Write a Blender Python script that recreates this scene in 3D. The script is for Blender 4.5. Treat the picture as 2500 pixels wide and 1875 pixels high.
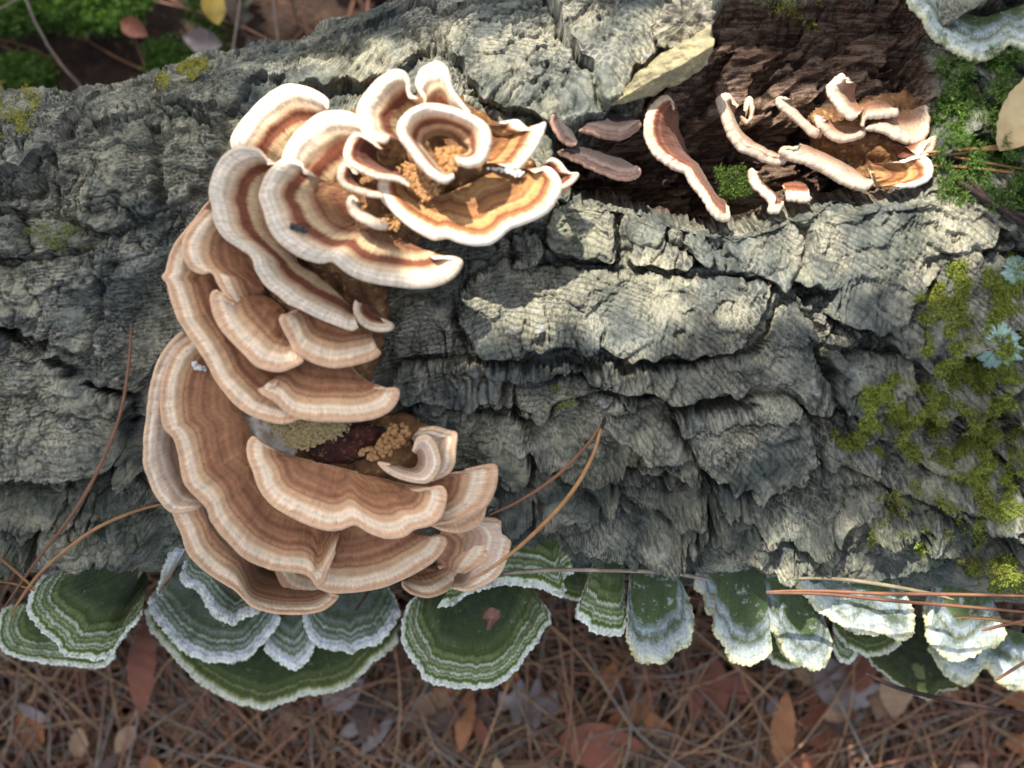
import bpy, math, random
import numpy as np
from mathutils import Vector
random.seed(7); RNG = np.random.default_rng(7)
SC = bpy.context.scene; COL = SC.collection
for o in list(bpy.data.objects): bpy.data.objects.remove(o)

# ------------------------------------------------------------------ camera, sky, sun, exposure
D = 0.40                       # camera height over the crest of the log (m)
FRAME = 0.34                   # width of the frame at the crest (m)
S = FRAME / 2500.0
GZ = -0.155                    # forest floor
cam = bpy.data.cameras.new('camera'); camo = bpy.data.objects.new('camera', cam); COL.objects.link(camo)
camo.location = (0, 0, D); cam.sensor_width = 36; cam.lens = 36 * D / FRAME
cam.clip_start = 0.01; cam.clip_end = 200
cam.dof.use_dof = True; cam.dof.focus_distance = D + 0.016; cam.dof.aperture_fstop = 5.8
SC.camera = camo
SUN_EL = math.radians(50); SUNH = Vector((-0.42, 0.90)).normalized()
TOSUN = Vector((SUNH.x * math.cos(SUN_EL), SUNH.y * math.cos(SUN_EL), math.sin(SUN_EL)))
W = bpy.data.worlds.new('World'); SC.world = W; W.use_nodes = True
wn = W.node_tree; bg = wn.nodes['Background']; sky = wn.nodes.new('ShaderNodeTexSky')
sky.sky_type = 'NISHITA'; sky.sun_disc = False; sky.sun_elevation = SUN_EL
sky.sun_rotation = math.atan2(SUNH.x, SUNH.y); sky.air_density = 1.0; sky.dust_density = 3.0; sky.ozone_density = 0.6
hs_ = wn.nodes.new('ShaderNodeHueSaturation'); hs_.inputs['Saturation'].default_value = 0.5   # skylight filtered through woodland, camera balanced for shade
wn.links.new(sky.outputs[0], hs_.inputs['Color']); wn.links.new(hs_.outputs[0], bg.inputs[0]); bg.inputs[1].default_value = 0.14
sl = bpy.data.lights.new('sun', 'SUN'); sl.energy = 3.6; sl.angle = math.radians(0.5); sl.color = (1.0, 0.92, 0.80)
so = bpy.data.objects.new('sun', sl); COL.objects.link(so); so.location = TOSUN * 3
so.rotation_euler = (-TOSUN).to_track_quat('-Z', 'Y').to_euler()
vs = SC.view_settings; vs.view_transform = 'Standard'; vs.look = 'None'; vs.exposure = 1.38; vs.gamma = 1.0; vs.use_curve_mapping = False

# ------------------------------------------------------------------ small helpers
def hx(h, a=1.0):
    if isinstance(h, str): h = h.lstrip('#'); c = [int(h[i:i+2], 16) / 255 for i in (0, 2, 4)]
    else: c = [x / 255 for x in h]
    return tuple([x / 12.92 if x <= .04045 else ((x + .055) / 1.055) ** 2.4 for x in c] + [a])
_perm = np.random.default_rng(3).permutation(4096)
_g2 = np.random.default_rng(4).normal(size=(4096, 2)); _g2 /= np.linalg.norm(_g2, axis=1)[:, None]
def perlin(x, y, seed=0):
    x = np.asarray(x, float); y = np.asarray(y, float)
    xi = np.floor(x).astype(np.int64); yi = np.floor(y).astype(np.int64); xf = x - xi; yf = y - yi
    u = xf*xf*xf*(xf*(xf*6-15)+10); v = yf*yf*yf*(yf*(yf*6-15)+10)
    def g(i, j, dx, dy):
        k = _perm[(_perm[(i + seed*131) & 4095] + j) & 4095]; gg = _g2[k]; return gg[..., 0]*dx + gg[..., 1]*dy
    a = g(xi, yi, xf, yf); b = g(xi+1, yi, xf-1, yf); c = g(xi, yi+1, xf, yf-1); d = g(xi+1, yi+1, xf-1, yf-1)
    return 1.5*((a*(1-u)+b*u)*(1-v) + (c*(1-u)+d*u)*v)
def fbm(x, y, o=4, seed=0, gain=.5):
    s = 0; a = 1.; f = 1.
    for k in range(o): s = s + a*perlin(x*f, y*f, seed+k*17); a *= gain; f *= 2.03
    return s
def worley(x, y, seed=0, jit=.9):
    xi = np.floor(x).astype(np.int64); yi = np.floor(y).astype(np.int64)
    f1 = np.full(x.shape, 9.); f2 = np.full(x.shape, 9.); idc = np.zeros(x.shape, np.int64); cx = np.zeros(x.shape); cy = np.zeros(x.shape)
    for i in (-1, 0, 1):
        for j in (-1, 0, 1):
            k = _perm[(_perm[(xi+i+seed*57) & 4095] + yi+j) & 4095]; k2 = _perm[(k*7+13) & 4095]
            px = xi+i+.5+jit*(k/4096.-.5); py = yi+j+.5+jit*(k2/4096.-.5)
            d = np.hypot(px-x, py-y); m = d < f1
            f2 = np.where(m, f1, np.minimum(f2, d)); f1 = np.where(m, d, f1)
            idc = np.where(m, (xi+i+500)*1000 + (yi+j+500), idc); cx = np.where(m, px, cx); cy = np.where(m, py, cy)
    return f1, f2, idc, cx, cy
def sstep(a, b, x): t = np.clip((x-a)/(b-a), 0, 1); return t*t*(3-2*t)
# pixel frames of reference: all tracing is turned into photograph pixels (2500 x 1875)
ZF = dict(A=(350,100,.36166), B=(750,100,.36166), C=(300,550,.36166), D=(300,950,.45208), E=(1300,100,.49729), F=(0,1250,.45208),
          G=(900,1250,.45208), H=(1700,1250,.37665), I=(0,0,.40687), J=(1700,500,.45198), K=(900,450,.48216), W=(0,0,1.13022))
def pp(*a):
    out = []
    for k in range(0, len(a), 2):
        ox, oy, f = ZF[a[k]]; out += [(ox+f*x, oy+f*y) for x, y in a[k+1]]
    return np.array(out, float)
def P(px, py, z):          # photograph pixel at height z (m) -> world
    k = (D - z) / D * S
    return np.stack([(np.asarray(px)-1250)*k, -(np.asarray(py)-937.5)*k, z + 0*np.asarray(px)], -1)
def topx(v): k = S*(D-v[..., 2])/D; return v[..., 0]/k+1250, 937.5-v[..., 1]/k
# the log's smooth body
RZ = 0.080; SN = 2.9      # half height and squareness of the section
_lx = np.array([-.7, -.17, -.08, -.03, .17, .7])
def l_yc(x): return np.interp(x, _lx, [-.002, .0175, .0295, .040, .048, .054])
def l_ry(x): return np.interp(x, _lx, [.083, .0885, .099, .109, .131, .146])
def surf(px, py):
    px = np.asarray(px, float); py = np.asarray(py, float); z = np.zeros(px.shape)
    for _ in range(14):
        w = P(px, py, z); t = np.clip((w[..., 1]-l_yc(w[..., 0]))/l_ry(w[..., 0]), -.985, .985)
        z = .5*z + .5*(-RZ + RZ*(1-np.abs(t)**SN)**(1/SN))
    return z
def spl(p, n):
    p = np.asarray(p, float)
    q = np.vstack([2*p[0]-p[1], p, 2*p[-1]-p[-2]]); out = []
    for i in range(1, len(q)-2):
        t = np.linspace(0, 1, 14, endpoint=False)[:, None]
        a, b, c, d = q[i-1], q[i], q[i+1], q[i+2]
        out.append(.5*((2*b)+(-a+c)*t+(2*a-5*b+4*c-d)*t*t+(-a+3*b-3*c+d)*t**3))
    out = np.vstack(out+[p[-1:]]); L = np.r_[0, np.cumsum(np.linalg.norm(np.diff(out, axis=0), axis=1))]
    s = np.linspace(0, L[-1], n); return np.stack([np.interp(s, L, out[:, k]) for k in range(p.shape[1])], -1)
def sdpoly(x, y, poly):    # signed distance, positive inside
    d = np.full(x.shape, 1e9); ins = np.zeros(x.shape, bool); n = len(poly)
    for i in range(n):
        ax, ay = poly[i]; bx, by = poly[(i+1) % n]; ex, ey = bx-ax, by-ay
        t = np.clip(((x-ax)*ex+(y-ay)*ey)/(ex*ex+ey*ey+1e-9), 0, 1)
        d = np.minimum(d, np.hypot(x-ax-t*ex, y-ay-t*ey))
        c = (ay > y) != (by > y); xx = ax+(y-ay)/(ey if ey else 1e-9)*ex; ins ^= c & (x < xx)
    return np.where(ins, d, -d)
def mesh_np(name, V, Q, mat, smooth=True, attrs=None):
    """V (n,3), Q (m,3 or 4)"""
    me = bpy.data.meshes.new(name); V = np.ascontiguousarray(V, np.float32); Q = np.ascontiguousarray(Q, np.int32); k = Q.shape[1]
    me.vertices.add(len(V)); me.vertices.foreach_set('co', V.ravel())
    me.loops.add(Q.size); me.loops.foreach_set('vertex_index', Q.ravel())
    me.polygons.add(len(Q)); me.polygons.foreach_set('loop_start', np.arange(0, Q.size, k, dtype=np.int32))
    me.update(calc_edges=True)
    if smooth: me.polygons.foreach_set('use_smooth', np.ones(len(Q), bool))
    for nm, a in (attrs or {}).items():
        t = 'FLOAT' if a.ndim == 1 else 'FLOAT_VECTOR'
        at = me.attributes.new(nm, t, 'POINT'); at.data.foreach_set('value' if t == 'FLOAT' else 'vector', np.ascontiguousarray(a, np.float32).ravel())
    me.materials.append(mat); return me
def link(name, me, parent=None, loc=None):
    o = bpy.data.objects.new(name, me); COL.objects.link(o)
    if parent: o.parent = parent
    if loc is not None: o.location = loc
    return o
def tag(o, label=None, cat=None, group=None, kind=None):
    if label: o['label'] = label
    if cat: o['category'] = cat
    if group: o['group'] = group
    if kind: o['kind'] = kind
    return o
def empty(name, loc):
    o = bpy.data.objects.new(name, None); COL.objects.link(o); o.location = loc; o.empty_display_size = .01; return o
def submesh(V, Q, attrs):
    u, inv = np.unique(Q, return_inverse=True)
    return V[u], inv.reshape(Q.shape), {k: a[u] for k, a in attrs.items()}, u

# ------------------------------------------------------------------ materials
class NT:
    def __init__(s, name, rough=.8, spec=.3):
        s.m = bpy.data.materials.new(name); s.m.use_nodes = True; s.t = s.m.node_tree; s.b = s.t.nodes['Principled BSDF']
        s.b.inputs['Roughness'].default_value = rough; s.b.inputs['Specular IOR Level'].default_value = spec
    def n(s, typ, **kw):
        o = s.t.nodes.new('ShaderNode'+typ)
        for k, v in kw.items():
            if k[0] == '_': o.inputs[int(k[1:]) if k[1:].isdigit() else k[1:].replace('_', ' ')].default_value = v
            else: setattr(o, k, v)
        return o
    def l(s, a, b): s.t.links.new(a, b)
    def put(s, sock, v):
        if hasattr(v, 'links'): s.l(v, sock)
        else: sock.default_value = v
    def math(s, op, a, b=0., c=None):
        o = s.n('Math', operation=op); s.put(o.inputs[0], a); s.put(o.inputs[1], b)
        if c is not None: s.put(o.inputs[2], c)
        return o.outputs[0]
    def attr(s, nm, vec=False): o = s.n('Attribute', attribute_name=nm); return o.outputs['Vector' if vec else 'Fac']
    def mix(s, f, a, b, mode='MIX'):
        o = s.n('Mix', data_type='RGBA', blend_type=mode); s.put(o.inputs[0], f); s.put(o.inputs[6], a); s.put(o.inputs[7], b); return o.outputs[2]
    def ramp(s, f, stops, interp='LINEAR'):
        o = s.n('ValToRGB'); e = o.color_ramp.elements; o.color_ramp.interpolation = interp
        while len(e) < len(stops): e.new(.5)
        for i, (p, c) in enumerate(stops): e[i].position = p; e[i].color = hx(c) if isinstance(c, str) or len(c) == 3 else c
        s.put(o.inputs[0], f); return o.outputs[0]
    def grey(s, f, p0, p1): return s.ramp(f, [(p0, (0, 0, 0, 1)), (p1, (1, 1, 1, 1))])
    def noise(s, vec=None, sc=5., det=4., rough=.6, dist=0., dim='3D'):
        o = s.n('TexNoise', noise_dimensions=dim); o.inputs['Scale'].default_value = sc; o.inputs['Detail'].default_value = det
        o.inputs['Roughness'].default_value = rough; o.inputs['Distortion'].default_value = dist
        if vec is not None: s.l(vec, o.inputs['Vector'])
        return o.outputs['Fac']
    def obj(s): return s.n('TexCoord').outputs['Object']
    def geo(s): return s.n('NewGeometry').outputs['Position']
    def comb(s, x, y, z=0.):
        o = s.n('CombineXYZ'); s.put(o.inputs[0], x); s.put(o.inputs[1], y); s.put(o.inputs[2], z); return o.outputs[0]
    def bump(s, h, dist=.001, st=1., prev=None):
        o = s.n('Bump'); o.inputs['Distance'].default_value = dist; o.inputs['Strength'].default_value = st; s.l(h, o.inputs['Height'])
        if prev is not None: s.l(prev, o.inputs['Normal'])
        return o.outputs[0]
    def done(s, col, nrm=None):
        s.put(s.b.inputs['Base Color'], col)
        if nrm is not None: s.l(nrm, s.b.inputs['Normal'])
        return s.m

def fungus_mat(name, stops, wob=1.0, streak=.25, mott=None, sss=0.0, rough=.75):
    """zoned cap: stops are (mm from the rim, colour)"""
    t = NT(name, rough, .25); d = t.attr('d'); a = t.attr('a'); r = t.attr('rnd'); p = t.geo()
    w1 = t.noise(p, 90, 3); w2 = t.noise(p, 420, 3, .65)
    fib = t.noise(t.comb(t.math('MULTIPLY', a, 1.4), t.math('MULTIPLY', d, .16), r), 1.0, 3, .6)
    dd = t.math('ADD', d, t.math('MULTIPLY', t.math('SUBTRACT', w1, .5), 3.2*wob)); dd = t.math('ADD', dd, t.math('MULTIPLY', t.math('SUBTRACT', t.noise(p, 28, 2), .5), 5.*min(wob, .8)))
    dd = t.math('ADD', dd, t.math('MULTIPLY', t.math('SUBTRACT', w2, .5), 1.1*wob))
    dd = t.math('ADD', dd, t.math('MULTIPLY', t.math('SUBTRACT', fib, .5), 2.2*wob))
    f = t.math('MULTIPLY', t.math('ADD', dd, 2.), 1/42.)
    col = t.ramp(f, [((mm+2)/42., c) for mm, c in stops])
    k = t.math('MULTIPLY_ADD', t.math('SUBTRACT', fib, .5), streak*2.2, 1.0)
    k = t.math('MULTIPLY', k, t.math('MULTIPLY_ADD', t.math('SUBTRACT', w2, .5), .35, 1.0))
    k = t.math('MULTIPLY', k, t.math('MULTIPLY_ADD', t.math('SUBTRACT', t.noise(p, 2000, 3, .7), .5), .5, 1.0))
    k = t.math('MULTIPLY', k, t.math('SUBTRACT', 1., t.math('MULTIPLY', t.grey(t.noise(p, 700, 2, .5), .68, .74), .35)))
    k = t.math('MULTIPLY', k, t.math('MULTIPLY_ADD', r, .22, .86))
    zn = t.n('TexWave', wave_type='BANDS', bands_direction='Y'); zn.inputs['Scale'].default_value = .15; zn.inputs['Distortion'].default_value = 2.0; zn.inputs['Detail'].default_value = 2
    t.l(t.comb(t.math('MULTIPLY', a, .06), dd, r), zn.inputs['Vector'])
    k = t.math('MULTIPLY', k, t.math('MULTIPLY_ADD', zn.outputs['Fac'], .2, .9))
    o = t.n('Mix', data_type='RGBA', blend_type='MULTIPLY'); o.inputs[0].default_value = 1; t.l(col, o.inputs[6])
    cc = t.n('CombineColor'); [t.l(k, cc.inputs[i]) for i in range(3)]; t.l(cc.outputs[0], o.inputs[7]); col = o.outputs[2]
    if mott:
        for (c, sc, p0, p1, am, *dm) in mott:
            m = t.math('MULTIPLY', t.grey(t.noise(p, sc, 5, .7), p0, p1), am)
            if dm: m = t.math('MULTIPLY', m, t.grey(t.math('MULTIPLY', d, 1/42.), dm[0]/42.-.04, dm[0]/42.+.04))
            col = t.mix(m, col, hx(c))
    nb = t.bump(t.noise(p, 1400, 3, .7), .0004, .65)
    nb = t.bump(fib, .0005, .5, nb)
    t.b.inputs['Sheen Weight'].default_value = .12
    if sss:
        t.b.inputs['Subsurface Weight'].default_value = sss; t.b.inputs['Subsurface Radius'].default_value = (.0022, .0012, .0007); t.b.inputs['Subsurface Scale'].default_value = 1.
    return t.done(col, nb)
MF = dict(
 upper=fungus_mat('zoned_cream_fungus', [(-2,(212,182,148)),(-.6,(220,192,160)),(1.0,(220,200,176)),(3.4,(226,212,192)),(6.0,(216,196,170)),(8.2,(204,174,140)),(9.2,(168,126,96)),(10.0,(124,72,50)),(12.2,(114,64,44)),(12.9,(168,130,96)),(14.4,(202,178,140)),(16.8,(176,142,108)),(18.5,(126,80,56)),(21,(148,110,76)),(25,(118,74,52)),(31,(142,100,68)),(39,(110,70,48))], .85, .45, [((106,60,38), 130, .5, .64, .45, 15), ((174,130,80), 90, .54, .66, .5, 17)]),
 lower=fungus_mat('zoned_tan_fungus', [(-2,(200,160,126)),(0.9,(206,166,132)),(2.8,(212,174,138)),(3.7,(232,210,182)),(4.9,(226,202,172)),(6.1,(208,172,136)),(7.7,(188,146,108)),(8.3,(158,110,78)),(8.8,(184,140,104)),(9.9,(146,98,70)),(11.8,(166,118,84)),(14.3,(140,94,66)),(18.3,(168,120,84)),(24.3,(134,88,60)),(32,(166,116,78)),(39,(138,92,64))], .55, .26, [((114,72,52), 150, .5, .64, .4, 9), ((184,134,86), 80, .55, .66, .5, 12)]),
 pale=fungus_mat('pale_mauve_fungus', [(-2,(194,158,128)),(0,(202,168,136)),(2.2,(212,182,150)),(3.4,(226,208,188)),(5,(200,170,144)),(7.5,(214,194,172)),(9,(184,152,128)),(12,(166,132,108)),(18,(144,108,84)),(39,(124,88,64))], .4, .3),
 yellowfold=fungus_mat('yellow_cream_fungus', [(-2,(168,164,108)),(0,(194,190,138)),(2,(210,206,160)),(5,(182,180,132)),(9,(138,140,90)),(39,(90,98,64))], 1.2, .5, [((92,102,52), 200, .52, .64, .7)]),
 green=fungus_mat('algae_green_fungus', [(-2,(128,142,92)),(0,(198,202,186)),(1.8,(218,222,212)),(3.4,(192,198,180)),(4.2,(86,108,34)),(5.4,(68,86,24)),(6.2,(166,174,146)),(7.0,(78,98,32)),(8.2,(190,196,178)),(9.2,(72,92,28)),(10.6,(146,150,112)),(11.4,(62,80,24)),(13.2,(174,182,160)),(14.4,(62,82,24)),(17,(112,118,76)),(19,(52,68,22)),(23,(80,86,52)),(28,(40,54,26)),(39,(36,46,24))], .7, .7, [((56,74,20), 330, .5, .64, .6), ((46,60,20), 60, .5, .62, .55, 8), ((176,182,158), 300, .62, .72, .35)]),
 bluegreen=fungus_mat('algae_grey_fungus', [(-2,(150,148,124)),(0,(188,192,176)),(1.8,(210,214,206)),(3.6,(190,194,196)),(4.8,(160,162,178)),(6,(182,188,182)),(7,(88,98,56)),(8.4,(140,148,150)),(9.6,(62,76,36)),(11.4,(138,148,140)),(12.8,(58,72,36)),(15.5,(112,118,110)),(18,(54,68,42)),(22,(84,90,82)),(39,(42,50,38))], .8, .65, [((64,80,32), 300, .5, .64, .55), ((52,64,34), 65, .5, .62, .5, 7), ((184,190,188), 300, .62, .74, .35)]),
 brownfringe=fungus_mat('weathered_green_fungus', [(-2,(116,90,62)),(0,(176,166,136)),(1.8,(200,204,188)),(3.4,(180,186,166)),(4.6,(142,138,94)),(5.6,(70,86,30)),(7.5,(58,72,24)),(9,(104,108,72)),(10.2,(52,66,24)),(13,(68,82,38)),(15,(44,56,22)),(39,(36,44,20))], 1., .6, [((54,68,22), 300, .5, .66, .55), ((130,132,90), 330, .6, .72, .4)]),
 flap=fungus_mat('bleached_green_fungus', [(-2,(166,158,108)),(0,(190,184,136)),(1.5,(200,200,166)),(4,(174,182,174)),(8,(142,154,156)),(10,(96,102,78)),(13,(144,156,162)),(17,(70,86,48)),(39,(48,60,40))], 1.6, .55, [((56,74,34), 150, .5, .62, .7), ((190,198,200), 210, .57, .69, .55), ((42,56,30), 55, .55, .64, .55)]),
 cavity=fungus_mat('beige_fungus', [(-2,(190,158,132)),(0,(202,172,144)),(1.5,(212,192,170)),(3.2,(202,178,148)),(4.4,(144,86,62)),(5.6,(100,52,38)),(7,(132,84,60)),(9,(98,54,40)),(14,(116,72,50)),(39,(96,60,46))], .8, .34, [((78,44,32), 160, .5, .64, .4, 5)]),
 beige=fungus_mat('grey_beige_fungus', [(-2,(180,154,132)),(0,(192,168,142)),(1.5,(200,182,162)),(4.5,(182,158,136)),(8,(158,131,108)),(12,(142,102,76)),(39,(126,86,62))], .9, .3, [((126,90,68), 140, .54, .66, .5, 5)]),
 dark=fungus_mat('dull_purple_fungus', [(-2,(168,130,112)),(0,(176,140,120)),(1.3,(152,120,104)),(2.3,(88,69,64)),(4,(68,54,52)),(6,(86,72,68)),(9,(54,44,42)),(39,(46,38,36))], .7, .35),
 ochre=fungus_mat('ochre_fungus', [(-2,(220,196,166)),(0,(226,210,188)),(2.6,(228,216,198)),(4.2,(214,188,150)),(5.0,(156,106,68)),(6.6,(116,64,40)),(7.4,(166,124,76)),(9.2,(188,148,96)),(10.4,(128,80,46)),(12,(154,110,64)),(15,(110,68,42)),(18,(160,124,80)),(24,(116,80,46)),(39,(126,86,52))], .9, .34, [((100,56,32), 120, .52, .64, .5, 6), ((186,148,96), 70, .55, .65, .5, 8)]))
def pore_mat():
    t = NT('pore_surface', .85, .2); p = t.geo()
    v = t.n('TexVoronoi'); v.inputs['Scale'].default_value = 2600; t.l(p, v.inputs['Vector'])
    c = t.mix(t.noise(p, 120, 3), hx('#C8B294'), hx('#A88A68')); return t.done(c, t.bump(v.outputs['Distance'], .0003, .5))
M_PORE = pore_mat()
def simple(name, c1, c2, sc=300, rough=.8, bump=.0004, c3=None, bsc=900):
    t = NT(name, rough, .25); p = t.geo(); n = t.noise(p, sc, 5, .65); c = t.mix(t.grey(n, .38, .62), hx(c1), hx(c2))
    if c3: c = t.mix(t.grey(t.noise(p, sc*2.7, 4, .6), .55, .68), c, hx(c3))
    return t.done(c, t.bump(t.noise(p, bsc, 4, .7), bump, .8))
M_TISSUE = simple('brown_fungus_flesh', '#84603E', '#563A28', 160, .85, .0012, '#A08058', 500)
M_FRASS = simple('frass', '#A8946A', '#7A6C46', 1000, .9, .0002, '#54502E')
M_FRASSB = simple('tan_nubs', '#94683E', '#B48E62', 900, .8, .0002)
M_MYC = simple('mycelium', '#C4BEB4', '#A0907C', 220, .9, .0012, '#8A7660', 400)
M_STAIN = simple('dark_red_stain', '#4E241A', '#2A1612', 260, .75, .0012, '#7A5A40', 500)
M_WHITE = simple('white_crumbs', '#D8D8D6', '#BEBAB4', 700, .9, .0001)
M_PELLET = simple('grey_pellet', '#4A464C', '#2A282C', 1600, .6, .0003)
def needle_mat(name, c1, c2):
    t = NT(name, .55, .4); p = t.geo(); r = t.n('ObjectInfo').outputs['Random']
    c = t.mix(t.grey(t.noise(p, 200, 3), .35, .65), hx(c1), hx(c2)); c = t.mix(t.math('MULTIPLY', r, .5), c, hx('#5C3E2A')); return t.done(c)
M_NEED = needle_mat('pine_needle_tan', '#B08558', '#94683F')
M_NEEDR = needle_mat('pine_needle_russet', '#8A5C42', '#704C3A')
M_NEEDG = needle_mat('pine_needle_grey', '#A09484', '#7E7266')
M_NEEDP = needle_mat('pine_needle_pale', '#A8A48A', '#86866A')
M_LITA = needle_mat('litter_needle_tan', '#AC8C6C', '#8A6C50')
M_LITB = needle_mat('litter_needle_brown', '#946850', '#745244')
M_LITC = needle_mat('litter_needle_grey', '#8E8478', '#6E6660')
M_TWIG = simple('twig_bark', '#3E2E2A', '#2A2022', 600, .8, .0004)

def bark_mat():
    t = NT('grey_corky_bark', .88, .2); q = t.attr('bt', True); rot = t.attr('rot'); alg = t.attr('alg'); p = t.geo()
    big = t.noise(p, 22, 4, .6); med = t.noise(p, 110, 5, .65); fin = t.noise(p, 900, 4, .7)
    c = t.ramp(big, [(.32, '#4C5452'), (.45, '#686D68'), (.57, '#8E8C7A'), (.70, '#6E736F')])
    c = t.mix(t.math('MULTIPLY', t.grey(med, .45, .60), .7), c, hx('#343A3C'))
    c = t.mix(t.math('MULTIPLY', t.grey(t.noise(p, 60, 5, .7), .54, .66), .6), c, hx('#A09C86'))
    c = t.mix(t.math('MULTIPLY', t.grey(t.noise(p, 45, 5, .75), .60, .68), .7), c, hx('#A2A6AC'))
    # pale reticulate veins and thin growth layers
    vo = t.n('TexVoronoi', feature='DISTANCE_TO_EDGE'); vo.inputs['Scale'].default_value = .62; t.l(q, vo.inputs['Vector'])
    vein = t.math('MULTIPLY', t.math('SUBTRACT', 1., t.grey(vo.outputs['Distance'], .02, .16)), t.grey(t.noise(p, 40, 3), .42, .6))
    c = t.mix(t.math('MULTIPLY', vein, .5), c, hx('#C2BAA2'))
    wv = t.n('TexWave', wave_type='BANDS', bands_direction='Y', wave_profile='SAW'); wv.inputs['Scale'].default_value = .20; wv.inputs['Distortion'].default_value = 8.; wv.inputs['Detail'].default_value = 3; wv.inputs['Detail Scale'].default_value = .35; wv.inputs['Detail Roughness'].default_value = .62
    t.l(q, wv.inputs['Vector'])
    lay = t.math('MULTIPLY', wv.outputs['Fac'], t.grey(t.noise(p, 55, 3), .30, .48))
    c = t.mix(t.math('MULTIPLY', t.grey(fin, .47, .64), .42), c, hx('#36383A'))
    c = t.mix(t.math('MULTIPLY', t.grey(lay, .55, .92), .58), c, hx('#3C3E3C'))
    c = t.mix(t.math('MULTIPLY', t.math('MULTIPLY', t.grey(t.noise(p, 70, 5, .7), .40, .62), alg), .5), c, hx('#4A5644'))
    # rotten wood
    sp = t.n('Mapping'); sp.inputs['Rotation'].default_value = (0, 0, math.radians(-27)); sp.inputs['Scale'].default_value = (60, 620, 300); t.l(p, sp.inputs['Vector'])
    fibre = t.noise(sp.outputs[0], 1., 4, .65)
    rw = t.ramp(fibre, [(.3, '#33261F'), (.47, '#5E4A3E'), (.6, '#8C7868'), (.75, '#6E4A34')])
    rw = t.mix(t.math('MULTIPLY', t.grey(t.noise(p, 50, 4), .5, .64), .6), rw, hx('#3A2418'))
    c = t.mix(rot, c, rw)
    n1 = t.bump(fin, .0006, .8); n1 = t.bump(lay, .0012, .9, n1); n1 = t.bump(med, .0016, .6, n1); n1 = t.bump(vo.outputs['Distance'], .0003, .4, n1)
    n1 = t.bump(t.math('MULTIPLY', fibre, rot), .002, .8, n1)
    return t.done(c, n1)
M_BARK = bark_mat()
M_WOOD = simple('cut_wood', '#9A7C58', '#7C6244', 120, .85, .0006)
M_SPLINT = simple('pale_bark_flake', '#9C9272', '#7E7860', 130, .9, .0015, '#B4A97E', 420)
M_SPLINT2 = simple('grey_bark_block', '#9C9684', '#6A675C', 130, .88, .0025, '#B8B29E', 420)
def moss_mat(name, c1, c2, c3):
    t = NT(name, .6, .3); p = t.geo(); c = t.mix(t.attr('tone'), hx(c1), hx(c2)); c = t.mix(t.math('MULTIPLY', t.grey(t.noise(p, 45, 3), .45, .65), .8), c, hx(c3))
    t.b.inputs['Transmission Weight'].default_value = 0; return t.done(c)
M_MOSS = moss_mat('green_moss', '#5E6A26', '#929C40', '#747034')
M_MOSSB = moss_mat('bright_moss', '#36501E', '#5E7C2E', '#4A5E26')
M_MOSSY = moss_mat('yellow_moss', '#8A8A30', '#B4B040', '#9A9448')
M_MOSSG = moss_mat('floor_moss', '#2C4816', '#4A6C1E', '#345018')
M_LICH = simple('blue_green_lichen', '#9FB5AC', '#82A096', 500, .9, .0004)
M_SOIL = simple('forest_soil', '#3A2C24', '#241A16', 60, .95, .004, '#4A382C', 150)
def leaf_mat(name, c1, c2):
    t = NT(name, .6, .3); p = t.geo(); c = t.mix(t.grey(t.noise(p, 70, 4, .6), .35, .65), hx(c1), hx(c2)); return t.done(c, t.bump(t.noise(p, 300, 3), .0008, .6))

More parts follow.
